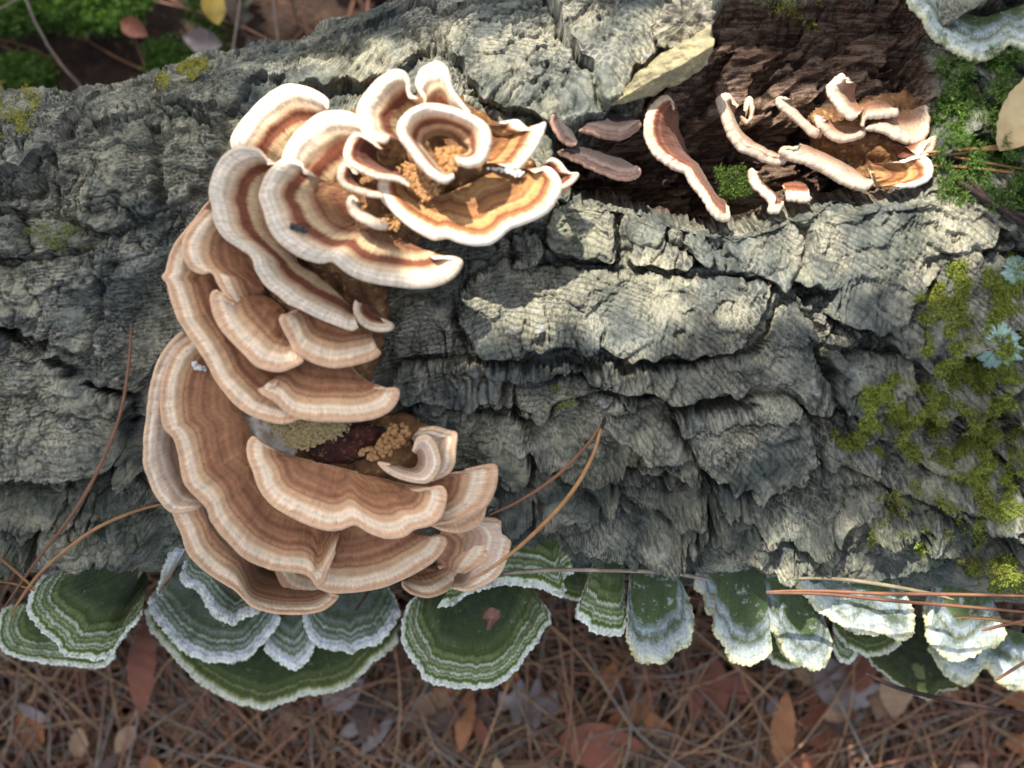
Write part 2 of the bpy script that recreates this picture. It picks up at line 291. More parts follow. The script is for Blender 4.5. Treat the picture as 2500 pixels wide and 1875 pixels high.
# ------------------------------------------------------------------ the log
def slab(poly, h, w=1.6, tilt=.6): return (pp('W', poly), h, w, tilt)
SLABS = [
 slab([(860,780),(1040,782),(1440,792),(1640,760),(1700,640),(1760,700),(1800,860),(1700,892),(1640,872),(1570,835),(1440,852),(1400,822),(1290,835),(1250,800),(1100,810),(1080,850),(980,872),(830,852)], 4.2, 1.2),
 slab([(1010,600),(985,700),(1040,772),(1110,766),(1190,742),(1280,752),(1370,772),(1450,757),(1530,767),(1600,742),(1640,695),(1672,612),(1560,602),(1380,594),(1210,578),(1100,560)], 7.6, 1.0, .45),
 slab([(1190,462),(1250,400),(1310,410),(1330,470),(1335,568),(1230,562),(1175,530)], 6.4, 1.6, .2),
 slab([(1345,460),(1390,430),(1422,440),(1445,520),(1505,560),(1480,588),(1350,582)], 6.2, 1.6, .2),
 slab([(1105,512),(1140,498),(1172,520),(1160,585),(1115,575)], 6.0, 1.2, .2),
 slab([(1488,500),(1522,488),(1545,540),(1530,572),(1480,550)], 8.0, 1.2, .2),
 slab([(1560,478),(1700,446),(1765,590),(1700,626),(1570,598)], 5.2, 1.5, .3),
 slab([(1765,440),(1900,404),(2030,412),(2150,500),(2125,560),(2000,625),(1950,700),(1850,704),(1765,672),(1800,640),(1712,604),(1742,520)], 8.4, 1.2, .5),
 slab([(1460,892),(1680,842),(1752,900),(1762,980),(1640,1045),(1530,1005),(1490,962)], 6.5, 1.0, .6),
 slab([(1790,762),(1960,760),(1982,830),(1860,890),(1800,852)], 6.5, 1.2, .5),
 slab([(1500,1150),(1600,1150),(1625,1190),(1560,1244),(1500,1222)], 8.0, 1.2, .3),
 slab([(-40,175),(60,196),(180,238),(125,330),(60,370),(-40,372)], 7.0, 1.2, .5),
 slab([(120,310),(330,250),(340,380),(350,480),(235,512),(130,470)], 4.2, 2.2, .5),
 slab([(345,250),(500,280),(470,330),(512,420),(365,498),(352,380)], 5.0, 2.4, .4),
 slab([(235,512),(440,420),(470,560),(330,640),(385,720),(300,850),(200,830),(100,760),(150,560)], 5.6, 1.8, .6),
 slab([(-40,690),(180,830),(290,862),(270,962),(200,984),(-40,992)], 6.2, 1.0, .5),
 slab([(-40,440),(50,480),(62,540),(-40,575)], 7.0, 1.0, .3),
 slab([(-40,585),(200,540),(228,650),(190,780),(-40,680)], 4.4, 1.5, .6),
 slab([(930,60),(1170,60),(1262,150),(1335,212),(1240,252),(1160,262),(1060,232),(960,120)], 8.5, 1.2, .6),
 slab([(1165,-60),(1425,-60),(1442,60),(1392,150),(1312,222),(1232,122)], 13.0, 1.2, .6),
 slab([(350,140),(650,100),(870,50),(930,110),(860,170),(700,200),(560,180),(500,240),(340,230)], 3.4, 2.0, .5),
 slab([(870,640),(985,640),(1000,760),(850,790),(830,700)], 3.0, 2.5, .4),
 slab([(880,900),(1100,880),(1150,930),(1140,1040),(1000,1000),(900,960)], 4.0, 1.4, .6),
 slab([(1990,560),(2150,540),(2260,620),(2200,720),(2060,700)], 4.0, 1.4, .4),
]
CAV = [(pp('W', [(1190,262),(1330,225),(1420,130),(1500,60),(1560,-40),(2010,-40),(2035,150),(2015,402),(1900,412),(1750,428),(1700,442),(1560,482),(1400,440),(1300,402),(1230,425),(1180,350)]), 36., 6., 1),
       (pp('W', [(1710,605),(1760,600),(1775,640),(1740,660),(1712,640)]), 10., 2.5, 0),
       (pp('W', [(1730,700),(1790,760),(1800,850),(1770,830),(1745,760)]), 6., 2., 0),
       (pp('W', [(1400,850),(1600,850),(1640,890),(1470,895)]), 5., 3., 0),
       (pp('W', [(-40,376),(115,372),(110,430),(-40,432)]), 8., 3., 0),
       (pp('W', [(1230,850),(1290,850),(1290,900),(1240,895)]), 6., 3., 0),
       (pp('W', [(-40,1170),(380,1120),(380,1200),(100,1240),(-40,1300)]), 6., 5., 0),
       (pp('W', [(1290,838),(1400,832),(1440,862),(1600,850),(1650,885),(1480,902),(1440,880),(1320,868)]), 11., 2.5, 0),
       (pp('W', [(1040,782),(1200,752),(1290,768),(1440,785),(1600,758),(1600,772),(1440,800),(1200,775),(1060,800)]), 4., 2., 0),
       (pp('W', [(1500,985),(1560,1020),(1650,1055),(1640,1085),(1540,1060),(1490,1010)]), 10., 2.5, 0),
       (pp('W', [(860,862),(980,880),(1080,862),(1170,890),(1100,905),(960,900)]), 7., 2.2, 0),
       (pp('W', [(1180,1180),(1320,1190),(1490,1150),(1500,1200),(1350,1225),(1200,1215)]), 9., 3., 0),
       (pp('W', [(-40,995),(200,990),(280,965),(290,990),(200,1015),(-40,1020)]), 8., 2.5, 0),
       (pp('W', [(1700,890),(1800,862),(1870,895),(1780,920)]), 8., 2.2, 0),
       (pp('W', [(1500,1010),(1530,1020),(1540,1140),(1505,1120)]), 6., 2.5, 0)]
def build_log():
    xd = np.linspace((-70-1250)*S*1.22, (2570-1250)*S*1.22, 1080)
    x = np.r_[np.linspace(-.75, xd[0], 30)[:-1], xd, np.linspace(xd[-1], .75, 30)[1:]]
    tf = np.linspace(-math.pi, math.pi, 40001); yf = np.sign(np.sin(tf))*np.abs(np.sin(tf))**(2/SN); zf = np.sign(np.cos(tf))*np.abs(np.cos(tf))**(2/SN)
    af = np.r_[0, np.cumsum(np.hypot(np.diff(yf)*.11, np.diff(zf)*RZ))]; af -= af[20000]
    a9 = float(np.interp(math.radians(92), tf, af)); am = af[-1]
    sa = np.r_[np.linspace(-am, -a9, 16)[:-1], np.linspace(-a9, a9, 620), np.linspace(a9, am, 16)[1:]]
    yv = np.interp(sa, af, yf); zv = np.interp(sa, af, zf)
    X, A9 = np.meshgrid(x, sa, indexing='ij'); YV = np.broadcast_to(yv, X.shape); ZV = np.broadcast_to(zv, X.shape); ry = l_ry(X); yc = l_yc(X); T = A9
    base = np.stack([X, yc-ry*YV, -RZ+RZ*ZV], -1)
    nx_ = np.stack([0*X, -np.sign(YV)*np.abs(YV)**(SN-1)/ry, np.sign(ZV)*np.abs(ZV)**(SN-1)/RZ], -1); nx_ /= np.linalg.norm(nx_, axis=-1)[..., None]
    px, py = topx(base)
    up = base[..., 2] > -RZ*1.02
    py = np.where(up, py, np.where(T > 0, 3000, -3000))
    xm = X*1000; tm = A9*1000
    wx = fbm(xm/18, tm/18, 4, 1); wy = fbm(xm/18, tm/18, 4, 2)
    f1, f2, cid, cx, cy = worley((xm+wx*11)/56, (tm+wy*7)/25, 5)
    hid = (cid*2654435761 % 1000)/1000.; e = (f2-f1)*26
    dy = ((tm+wy*7)/25-cy)
    rough = .35+.65*np.maximum(sstep(850, 1100, py), sstep(1950, 2150, px)*.7)
    rough = np.maximum(rough, sstep(420, 200, px)*sstep(550, 750, py))
    lowr = np.clip((rough-.35)/.65, 0, 1)
    h = (hid*(4.5+2*lowr)+1.0+dy*(6+13*lowr))*sstep(.0, 1.0, e)*rough - 5.*(1-sstep(0, 1.3, e))*rough
    g1, g2, gid, gx, gy = worley((xm+wx*12)/27, (tm+wy*6)/12.5, 9); gh = (gid*2654435761 % 997)/997.; ge = (g2-g1)*11
    crag = ((gh-.4)*6.0+((tm+wy*6)/12.5-gy)*13)*sstep(.0, .8, ge)-3.6*(1-sstep(0, .9, ge))
    h = h+crag*np.clip(rough-.36, 0, 1)*1.35*(.45+.55*sstep(-.35, .25, fbm(xm/34, tm/28, 2, 95)))
    lab = cid.copy()
    # authored bark plates
    fx = fbm(xm/7, tm/7, 4, 11)*13+fbm(xm/1.9, tm/1.9, 2, 12)*1.6; fy = fbm(xm/7, tm/7, 4, 21)*13+fbm(xm/1.9, tm/2.4, 2, 22)*1.8
    qx = px+fx; qy = py+fy
    for k, (poly, hh, w, tilt) in enumerate(SLABS):
        x0, y0 = poly.min(0)-60; x1, y1 = poly.max(0)+60; m = (px > x0) & (px < x1) & (py > y0) & (py < y1)
        if not m.any(): continue
        sd = sdpoly(qx[m], qy[m], poly)*S*1000; v = np.clip((qy[m]-poly[:, 1].min())/np.ptp(poly[:, 1]), 0, 1)
        low = float(sstep(800, 1000, poly[:, 1].mean())); hh = hh*(1+1.0*low); tilt = tilt+(.98-tilt)*low; v = v**(1-.3*low); ins = sstep(0, w, sd); hn = hh*(1-tilt+tilt*v)+fbm(xm[m]/9, tm[m]/9, 3, 40+k)*1.2+np.clip(crag[m], -2, 3)*.25
        h[m] = h[m]*(1-ins)+hn*ins
        gro = np.exp(-(np.clip(-sd, 0, 9)/(1.3+1.0*low))**2)*(1-ins); h[m] -= gro*(3.4+4.2*low)
        lm = lab[m]; lm[sd > .2] = -(k+1); lab[m] = lm
    ang = .5*sstep(1000, 1900, px)+.45*sstep(700, 1050, px)*sstep(420, 200, py); xr = (xm-30)*np.cos(ang)+tm*np.sin(ang); tr = tm*np.cos(ang)-(xm-30)*np.sin(ang)
    # furrows, cross cracks, layers, grain
    fur = 1-np.abs(perlin(xr/7.5+wx*.8, tr/40, 31)); fur2 = 1-np.abs(perlin(xr/4.0+wx*.5, tr/22+wy*.3, 33))
    gate = sstep(-.15, .35, fbm(xm/30, tm/22, 2, 35))
    h -= gate*(sstep(.86, 1., fur)*2.8+sstep(.88, 1., fur2)*1.2)*(1-.45*lowr)
    cr = 1-np.abs(perlin(xm/45+wx*.3, tm/9+wy*.6, 37)); h -= sstep(.93, 1., cr)*1.4*sstep(-.1, .3, fbm(xm/26, tm/20, 2, 39))
    lay = fbm(xr/26, tr/9, 3, 51)*6.+tr*.14; fr = lay-np.floor(lay); h += (np.where(fr < .82, fr/.82, (1-fr)/.18)-.5)*1.35*(.35+.65*sstep(-.2, .3, fbm(xm/20, tm/20, 2, 52)))
    lay2 = fbm(xr/22, tr/7, 3, 54)*3.+tr*.5; fr2 = lay2-np.floor(lay2); h += (np.where(fr2 < .8, fr2/.8, (1-fr2)/.2)-.5)*.55
    h += fbm(xm/38, tm/30, 3, 61)*2.6+fbm(xm/5, tm/5, 4, 62)*.42*rough+fbm(xm/1.2, tm/1.0, 2, 63)*.16
    # the fungi sit on calm bark
    rotm = np.zeros_like(h)
    for poly, dep, w, isrot in CAV:
        x0, y0 = poly.min(0)-80; x1, y1 = poly.max(0)+80; m = (px > x0) & (px < x1) & (py > y0) & (py < y1)
        sd = sdpoly(qx[m], qy[m], poly)*S*1000; ins = sstep(0, w, sd)
        if isrot:
            ux = (px[m]*.89-py[m]*.45)*S*1000; uy = (px[m]*.45+py[m]*.89)*S*1000
            deep = sstep(0, 26, sd-fbm(ux/20, uy/10, 3, 70)*3)
            fl = -dep*.42-dep*.58*(1-sstep(330, 180, py[m]))*1.0 + fbm(ux/22, uy/3.5, 4, 71)*3.2+fbm(ux/9, uy/1.3, 3, 72)*.9
            fl = fl-9*sstep(.1, .5, fbm(ux/16, uy/9, 3, 73))
            h[m] = h[m]*(1-ins)+fl*ins; rotm[m] = np.maximum(rotm[m], sstep(.15, .5, ins))
            lm = lab[m]; lm[sd > 1.0] = -999; lab[m] = lm
        else: h[m] -= dep*ins
    calm = sstep(-4, 5, sdpoly(px, py, pp('W', [(560,190),(700,240),(860,200),(1080,270),(1180,350),(1190,420),(1040,520),(980,600),(850,640),(850,860),(980,930),(1070,1010),(1090,1150),(1000,1270),(760,1340),(520,1340),(340,1200),(270,960),(300,650),(420,450),(490,300)]))*S*1000)
    h = h*(1-.75*calm)-2.*calm
    alg = np.clip(.25+sstep(900, 1350, py)*.7+.5*fbm(xm/40, tm/30, 2, 81), 0, 1)
    # let raised edges lean out over what lies below them
    hs = h.copy()
    for _ in range(3):
        for ax in (0, 1):
            c = np.cumsum(np.pad(hs, [(9, 9) if a == ax else (0, 0) for a in (0, 1)], 'edge'), axis=ax)
            hs = (np.take(c, range(18, c.shape[ax]), ax)-np.take(c, range(0, c.shape[ax]-18), ax))/18.
            if hs.shape[ax] < h.shape[ax]: hs = np.concatenate([hs, np.take(hs, [-1]*(h.shape[ax]-hs.shape[ax]), ax)], ax)
    tang = np.stack([0*X, -nx_[..., 2], nx_[..., 1]], -1)
    hp = h.copy()
    for _ in range(2):
        hp = (np.roll(hp, 1, 0)+hp*2+np.roll(hp, -1, 0))/4; hp = (np.roll(hp, 2, 0)+hp*2+np.roll(hp, -2, 0))/4; hp = (np.roll(hp, 1, 1)+hp*2+np.roll(hp, -1, 1))/4
    lean = np.clip(hp-hs, -.8, 7)*.8*(1-.85*sstep(.68, .88, YV))
    fade = np.where(ZV > -.05, 1-.9*sstep(.76, .95, YV), 0.3)
    V = base+nx_*(h*fade)[..., None]*1e-3+tang*(lean*fade)[..., None]*1e-3
    V[:, -1] = V[:, 0]
    n0, n1 = h.shape; idx = np.arange(n0*n1).reshape(n0, n1)
    Q = np.stack([idx[:-1, :-1], idx[:-1, 1:], idx[1:, 1:], idx[1:, :-1]], -1)
    ql = lab[:-1, :-1].copy()
    vis = (px > -90) & (px < 2590) & (py > -60) & (py < 1940)
    ql[~vis[:-1, :-1]] = 0
    bt = np.stack([xr, tr, 0*xm], -1).reshape(-1, 3)
    at = dict(bt=bt, rot=rotm.ravel(), alg=alg.ravel())
    root = empty('fallen_log', (0, 0.02, GZ)); tag(root, 'fallen grey log with rough corky bark carrying the bracket fungi', 'log')
    Vf = V.reshape(-1, 3)-np.array([0, .02, GZ]); Qf = Q.reshape(-1, 4); lf = ql.ravel()
    def comps(l):
        c = np.arange(l.size).reshape(l.shape); e0 = l[1:] == l[:-1]; e1 = (l[:, 1:] == l[:, :-1])
        for _ in range(80):
            b = c.copy()
            for k in range(1, l.shape[0]): m = e0[k-1]; c[k][m] = np.minimum(c[k], c[k-1])[m]
            for k in range(l.shape[0]-2, -1, -1): m = e0[k]; c[k][m] = np.minimum(c[k], c[k+1])[m]
            for k in range(1, l.shape[1]): m = e1[:, k-1]; c[:, k][m] = np.minimum(c[:, k], c[:, k-1])[m]
            for k in range(l.shape[1]-2, -1, -1): m = e1[:, k]; c[:, k][m] = np.minimum(c[:, k], c[:, k+1])[m]
            if (c == b).all(): break
        return c
    for _ in range(3):
        cp = comps(ql); u, inv, cnt = np.unique(cp, return_inverse=True, return_counts=True); inv = inv.reshape(cp.shape); small = cnt[inv] < 500
        for k in range(1, ql.shape[0]): ql[k][small[k]] = ql[k-1][small[k]]
    cp = comps(ql).ravel(); lf = ql.ravel()
    for i in np.unique(cp):
        mk = cp == i; l0 = lf[mk][0]
        v, q, a, _ = submesh(Vf, Qf[mk], at)
        nm = 'rotten_wood' if l0 == -999 else ('bark' if l0 == 0 else 'bark_plate')
        o = link(nm, mesh_np(nm, v, q, M_BARK, attrs=a), root)
        if l0 == -999: o['label'] = 'dark decayed wood in the hollow'
    for s, row in ((-1, idx[0]), (1, idx[-1])):       # sawn ends
        r = Vf[row[:-1]]; c = r.mean(0); n = len(r); v = np.vstack([r, c]); q = np.array([[k, (k+1) % n, n] if s > 0 else [(k+1) % n, k, n] for k in range(n)])
        link('sawn_end', mesh_np('sawn_end', v, q, M_WOOD, False), root)
    return V, px, py, h, idx
LV, LPX, LPY, LH, LIDX = build_log()
# height map of the finished bark, by photograph pixel
CELL = 8; ZM = np.full((2700//CELL, 2100//CELL), -9.)
_x, _y = topx(LV); _m = (_x > -90) & (_x < 2590) & (_y > -90) & (_y < 1990) & (LV[..., 2] > -RZ*1.2)
np.maximum.at(ZM, (((_x[_m]+100)//CELL).astype(int), ((_y[_m]+100)//CELL).astype(int)), LV[..., 2][_m])
def zmap(px, py):
    i = np.clip((np.asarray(px)+100)//CELL, 0, ZM.shape[0]-1).astype(int); j = np.clip((np.asarray(py)+100)//CELL, 0, ZM.shape[1]-1).astype(int)
    z = ZM[i, j]; return np.where(z < -5, surf(px, py), z)

# ------------------------------------------------------------------ forest floor
def build_ground():
    g = np.r_[-30, -12, -5, -2, -1, np.linspace(-.6, .6, 160), 1, 2, 5, 12, 30]
    X, Y = np.meshgrid(g, g, indexing='ij'); Z = GZ+fbm(X*9, Y*9, 4, 90)*.010*(np.hypot(X, Y) < .9)
    n = len(g); idx = np.arange(n*n).reshape(n, n); Q = np.stack([idx[:-1, :-1], idx[1:, :-1], idx[1:, 1:], idx[:-1, 1:]], -1).reshape(-1, 4)
    o = link('ground', mesh_np('ground', np.stack([X, Y, Z], -1).reshape(-1, 3), Q, M_SOIL)); tag(o, kind='structure')
build_ground()

# ------------------------------------------------------------------ bracket fungi
def gnormals(G):
    du = np.gradient(G, axis=0); dv = np.gradient(G, axis=1); n = np.cross(du, dv); return n/(np.linalg.norm(n, axis=-1)[..., None]+1e-12)
GU = 'cream rimmed fungi of the upper rosette'; GL = 'tan fungi of the lower rosette'; GG = 'algae covered fungi along the flank of the log'; GR = 'fungi in the rotten hollow'
_capn = [0]
def bracket(name, label, rim, base, r, b, kind, ds=1., t=2.8, cat='fungus', group=None, w=.35, p=1.5, mw=4.5, wave=.8, puff=.7, jag=0., droop=.0, ztilt=(0, 0), zabs=None):
    """rim and base are outlines in photograph pixels; r and b their heights over the bark (mm)"""
    if group == GG: base = base-np.array([0, 45.])
    q_ = random.Random(_capn[0]*31+5); ds *= q_.uniform(.88, 1.14)
    if group == GR: t *= 1.3; jag = max(jag, .3); wave *= 2.2
    if kind in ('green', 'bluegreen', 'brownfringe'): ds *= 1.25; t *= .85
    if kind == 'lower': ds *= .8; t *= .84; puff = .45
    if kind == 'upper': ds *= .9; t *= .86
    _capn[0] += 1; seed = _capn[0]*7+100; rr = random.Random(seed)
    L = np.linalg.norm(np.diff(rim, axis=0), axis=1).sum()*S*1000
    nu = int(np.clip(L/.55, 40, 320)); R = spl(rim, nu); B = spl(base, nu)
    # wrap the base towards the rim at both tips
    zb = (surf(B[:, 0], B[:, 1])*1000 if zabs is None else np.full(nu, zabs))+b
    zm = (zb-b).mean()
    zr = (surf(R[:, 0], R[:, 1])*1000)*w+zm*(1-w)+r if zabs is None else np.full(nu, zabs+r)
    uu = np.linspace(0, 1, nu); zr = zr+ztilt[0]*(1-uu)+ztilt[1]*uu
    al = uu*L
    zr = zr+wave*fbm(al/16, 0*al+seed, 3, 5)*1.6
    for _ in range(8): zr = np.convolve(np.pad(zr, 2, 'edge'), np.ones(5)/5, 'valid'); zb = np.convolve(np.pad(zb, 2, 'edge'), np.ones(5)/5, 'valid')
    Rw = P(R[:, 0], R[:, 1], zr/1000)*1000; Bw = P(B[:, 0], B[:, 1], zb/1000)*1000
    o = Rw-Bw; o[:, 2] = 0; 
    for _ in range(6):
        o = np.stack([np.convolve(np.pad(o[:, k], 3, 'edge'), np.ones(7)/7, 'valid') for k in range(3)], -1)
    Lr = np.linalg.norm(Rw-Bw, axis=1)
    tg = np.gradient(Rw, axis=0); tg[:, 2] = 0; nrm = np.stack([tg[:, 1], -tg[:, 0], 0*tg[:, 0]], -1); nrm /= np.linalg.norm(nrm, axis=1)[:, None]+1e-9
    sg = np.sign((nrm*o).sum()) or 1; nrm *= sg
    od = o/(np.linalg.norm(o, axis=1)[:, None]+1e-9); out = od*.35+nrm*.65
    for _ in range(3):
        out = np.stack([np.convolve(np.pad(out[:, k], 2, 'edge'), np.ones(5)/5, 'valid') for k in range(3)], -1)
    out /= np.linalg.norm(out, axis=1)[:, None]+1e-9
    if jag: Rw = Rw+out*(jag*(perlin(al/.9, 0*al+3.3, seed)+.7*perlin(al/2.3, 0*al, seed+1)+(1.6 if kind in ('flap', 'yellowfold') else .5)*perlin(al/5.5, 0*al+.4, seed+4)))[:, None]
    tt = np.minimum(t*(.75+.5*rr.random()*.3+.12*fbm(al/9, 0*al+.5, 2, seed)), Lr*.9)*(.45+.55*sstep(0, .06, uu)*sstep(0, .06, 1-uu))
    tt = np.maximum(tt, .5)
    Ri = Rw-out*(tt/2)[:, None]
    v = 1-(1-np.linspace(0, 1, 26))**1.35; v[-1] = 1
    f = 1-(1-v)**p
    G = Bw[:, None, :]*(1-v)[None, :, None]+Ri[:, None, :]*v[None, :, None]
    G[..., 2] = zb[:, None]*(1-f)[None]+zr[:, None]*f[None]
    dd = (1-v)[None]*Lr[:, None]+(tt*.785)[:, None]
    A = np.broadcast_to(al[:, None], dd.shape)
    G[..., 2] += .22*np.sin(dd*1.35+2*fbm(A/20, dd/9, 2, seed))*sstep(0, 2, dd)*sstep(1, 0, 0*dd)*sstep(0, 3, Lr[:, None]*v[None])
    G[..., 2] += (.55*fbm(A/7, dd/9, 3, seed+2)+.20*perlin(A/1.7, dd/14, seed+3))*np.minimum(1, Lr[:, None]/8)
    de = dd*ds; G[..., 2] += puff*(1.1*np.exp(-((de-4.5)/3.4)**2)-.75*np.exp(-((de-11)/2.2)**2))*np.minimum(1, Lr[:, None]/10)
    G[..., 2] += .28*perlin(A/2.3, de/10, seed+9)*np.exp(-((de-5)/4)**2)
    G[..., 2] -= droop*sstep(.55, 1, v)[None]*1.0
    zr2 = G[:, -1, 2]
    ph = np.linspace(0, math.pi, 9)[1:]
    cen = G[:, -1].copy(); cen[:, 2] -= tt/2
    E = cen[:, None]+out[:, None]*(np.sin(ph)[None]*(tt/2)[:, None])[..., None]; E[..., 2] += np.cos(ph)[None]*(tt/2)[:, None]
    dE = (math.pi/2-ph)[None]*(tt/2)[:, None]
    vu = np.array([.9, .75, .5, .25, 0.]); 
    U = Bw[:, None]*(1-vu)[None, :, None]+Ri[:, None]*vu[None, :, None]
    fu = 1-(1-vu)**p
    U[..., 2] = zb[:, None]*(1-fu)[None]+zr2[:, None]*fu[None]-tt[:, None]*(1+.7*(1-vu))[None]
    full = np.concatenate([G, E, U], 1)/1000.
    dat = np.concatenate([dd, dE, np.full((nu, 5), -2.)], 1)*ds
    N = gnormals(full)
    if N[:, 5:20, 2].mean() < 0: N = -N; flip = True
    else: flip = False
    nv = full.shape[1]; idx = np.arange(nu*nv).reshape(nu, nv)
    def quads(j0, j1):
        q = np.stack([idx[:-1, j0:j1-1], idx[1:, j0:j1-1], idx[1:, j0+1:j1], idx[:-1, j0+1:j1]], -1).reshape(-1, 4); return q[:, ::-1] if flip else q
    jm = int(np.argmin(np.abs(dd.mean(0)*ds-mw))); jm = min(max(jm, 3), 24)
    loc = np.array([Bw[:, 0].mean(), Bw[:, 1].mean(), zb.min()])/1000.
    root = empty(name, loc); tag(root, label, cat, group)
    rn = np.full(nu*nv, rr.random()); Vf = full.reshape(-1, 3)-loc; Nf = N.reshape(-1, 3)
    at = dict(d=dat.ravel(), a=np.repeat(al+seed*3.1, nv), rnd=rn)
    for nm, j0, j1, mt in (('cap', 0, jm+1, MF[kind]), ('margin', jm, 26+6, MF[kind]), ('pore_surface', 31, nv, M_PORE)):
        vv, q, a, u = submesh(Vf, quads(j0, j1), at)
        me = mesh_np(nm, vv, q, mt, attrs=a); me.normals_split_custom_set_from_vertices(Nf[u].tolist()); link(nm, me, root)
    return root
def b_(*a, **k): bracket('bracket_fungus', *a, **k)
# upper rosette
b_('cream cap with a high rounded rim at the back of the upper rosette', pp('A',[(1255,455),(1240,380),(1130,312),(1000,285),(900,310),(790,390),(690,490),(620,580),(588,650),(590,720),(640,790)]), pp('A',[(1300,560),(1180,640),(1060,740),(960,840),(900,900)]), 24, 15, 'upper', .95, 4.4, group=GU, wave=.4)
b_('long cream cap with a dark red stripe, curving down the left of the upper rosette', pp('A',[(850,830),(825,770),(760,715),(650,708),(560,750),(495,820),(455,920),(440,1020),(460,1130),(480,1240),(540,1330),(640,1400),(720,1460),(745,1540)],'C',[(905,335),(960,412),(1050,482),(1110,532),(1200,572),(1300,622),(1420,672),(1540,712),(1590,692)]), pp('A',[(1020,840),(1000,1000),(1010,1150),(1090,1330)],'C',[(1160,230),(1300,330),(1440,450),(1570,600)]), 25, 17, 'upper', 1.1, 4.0, group=GU)
b_('cream lobe with brown stripe behind the widest upper cap', pp('A',[(1480,560),(1435,490),(1320,465),(1200,480),(1090,550),(990,650),(935,760),(930,850)]), pp('A',[(1560,760),(1500,850),(1400,930),(1300,980),(1180,1020)]), 29, 18, 'upper', .95, 4.2, group=GU, wave=.4)
b_('widest cream cap of the upper rosette, a dark pellet on its red brown rings', pp('A',[(1095,885),(1075,825),(1010,790),(930,790),(870,840),(815,910),(780,1000),(775,1060),(800,1140),(840,1260),(900,1350),(1000,1430),(1100,1480),(1200,1500),(1270,1492),(1340,1545),(1420,1595),(1530,1632),(1700,1658),(1850,1672),(2000,1650),(2100,1590),(2155,1510),(2140,1465),(2060,1448),(1970,1462)]), pp('A',[(1250,960),(1340,1010),(1420,1080),(1480,1160),(1560,1230),(1660,1290),(1760,1330),(1850,1390),(1900,1440)]), 32, 20, 'upper', 1.1, 4.2, group=GU, wave=.5)
b_('curled cream lobe beside the ring shaped cap, brown inside its fold', pp('B',[(500,720),(440,660),(335,612),(270,660),(240,760),(268,832),(360,885),(470,932),(600,950),(690,990)]), pp('B',[(560,740),(520,720),(470,740),(480,800),(540,850),(620,890),(680,930)]), 37, 27, 'cavity', 1.0, 3.2, group=GU, wave=.3)
b_('small hooked cream lobe with a dark hollow, on the wide upper cap', pp('B',[(340,890),(295,832),(240,818),(203,870),(200,935),(240,985),(330,1022),(420,1050),(510,1062)]), pp('B',[(390,900),(360,900),(340,930),(370,970),(430,1000),(510,1020)]), 36, 28, 'cavity', 1.0, 3.4, group=GU, wave=.2)
b_('stubby cream finger of fungus lying loose over the wide upper cap', pp('B',[(345,1070),(305,1035),(265,1060),(262,1120),(300,1185),(380,1235),(460,1268),(520,1272),(545,1240),(520,1205)]), pp('B',[(390,1090),(360,1090),(345,1110),(370,1140),(420,1170),(480,1200),(505,1210)]), 35, 31, 'beige', .6, 4.6, group=GU, wave=.2, mw=2.5)
b_('broad ochre banded cap with a thick white lip, facing the middle of the log', pp('B',[(520,900),(470,960),(490,1060),(560,1140),(640,1220),(740,1290),(850,1340),(940,1332),(1020,1360),(1120,1380),(1220,1375),(1290,1340),(1370,1270),(1450,1240),(1550,1200),(1640,1140),(1700,1050),(1722,970),(1690,890),(1620,840),(1540,870)]), pp('B',[(680,960),(760,1000),(850,1040),(940,1030),(1030,990),(1120,950),(1220,900),(1320,870),(1420,860)]), 31, 20, 'ochre', .75, 4.6, group=GU, wave=.6)
b_('upright cream lobe with a fluted face behind the ring shaped cap', pp('B',[(745,380),(700,350),(692,260),(655,200),(580,188),(500,230),(420,300),(350,400),(328,480),(350,570),(380,640),(450,682),(530,692),(560,660)]), pp('B',[(800,460),(740,450),(680,480),(640,530),(620,590),(630,640),(640,680)]), 38, 26, 'upper', .9, 4.2, group=GU, wave=.3)
b_('narrow cream tongue standing highest up the log, ochre at its foot', pp('B',[(790,400),(730,300),(748,210),(800,160),(880,133),(942,170),(968,240),(985,320),(1105,480)]), pp('B',[(780,560),(840,560),(920,560),(1000,560),(1090,560)]), 36, 24, 'upper', .9, 4.0, group=GU, wave=.2)
b_('ring shaped curled cap with a white rim round a nest of tan nubs', pp('B',[(995,925),(930,962),(850,930),(760,850),(680,740),(620,660),(603,570),(640,500),(720,440),(830,413),(950,430),(1060,470),(1150,508),(1222,570),(1247,650),(1230,740),(1190,820),(1100,852),(1020,832),(998,790)]), pp('B',[(985,880),(930,880),(880,830),(840,780),(800,720),(790,660),(840,620),(900,610),(960,630),(1000,660),(1030,690),(1060,700),(1080,720),(1080,745),(1050,765),(1020,775)]), 45, 33, 'upper', 1.2, 4.6, group=GU, wave=.2, p=1.2)
b_('ochre fan with a thin white edge at the right of the ring shaped cap', pp('B',[(1300,545),(1420,528),(1500,585),(1607,545),(1600,620),(1560,700),(1500,790),(1425,865),(1340,860)]), pp('B',[(1190,600),(1200,640),(1210,680),(1215,730),(1210,780),(1210,820)]), 30, 22, 'ochre', .8, 2.6, group=GU, wave=.3)
b_('small red brown flap tucked behind the broad ochre banded cap', pp('B',[(1590,820),(1650,785),(1710,810),(1765,880),(1832,890),(1822,935),(1765,985),(1705,1010)]), pp('B',[(1560,880),(1600,900),(1640,930),(1670,980)]), 22, 16, 'cavity', 1.3, 2.2, group=GU, wave=.4)
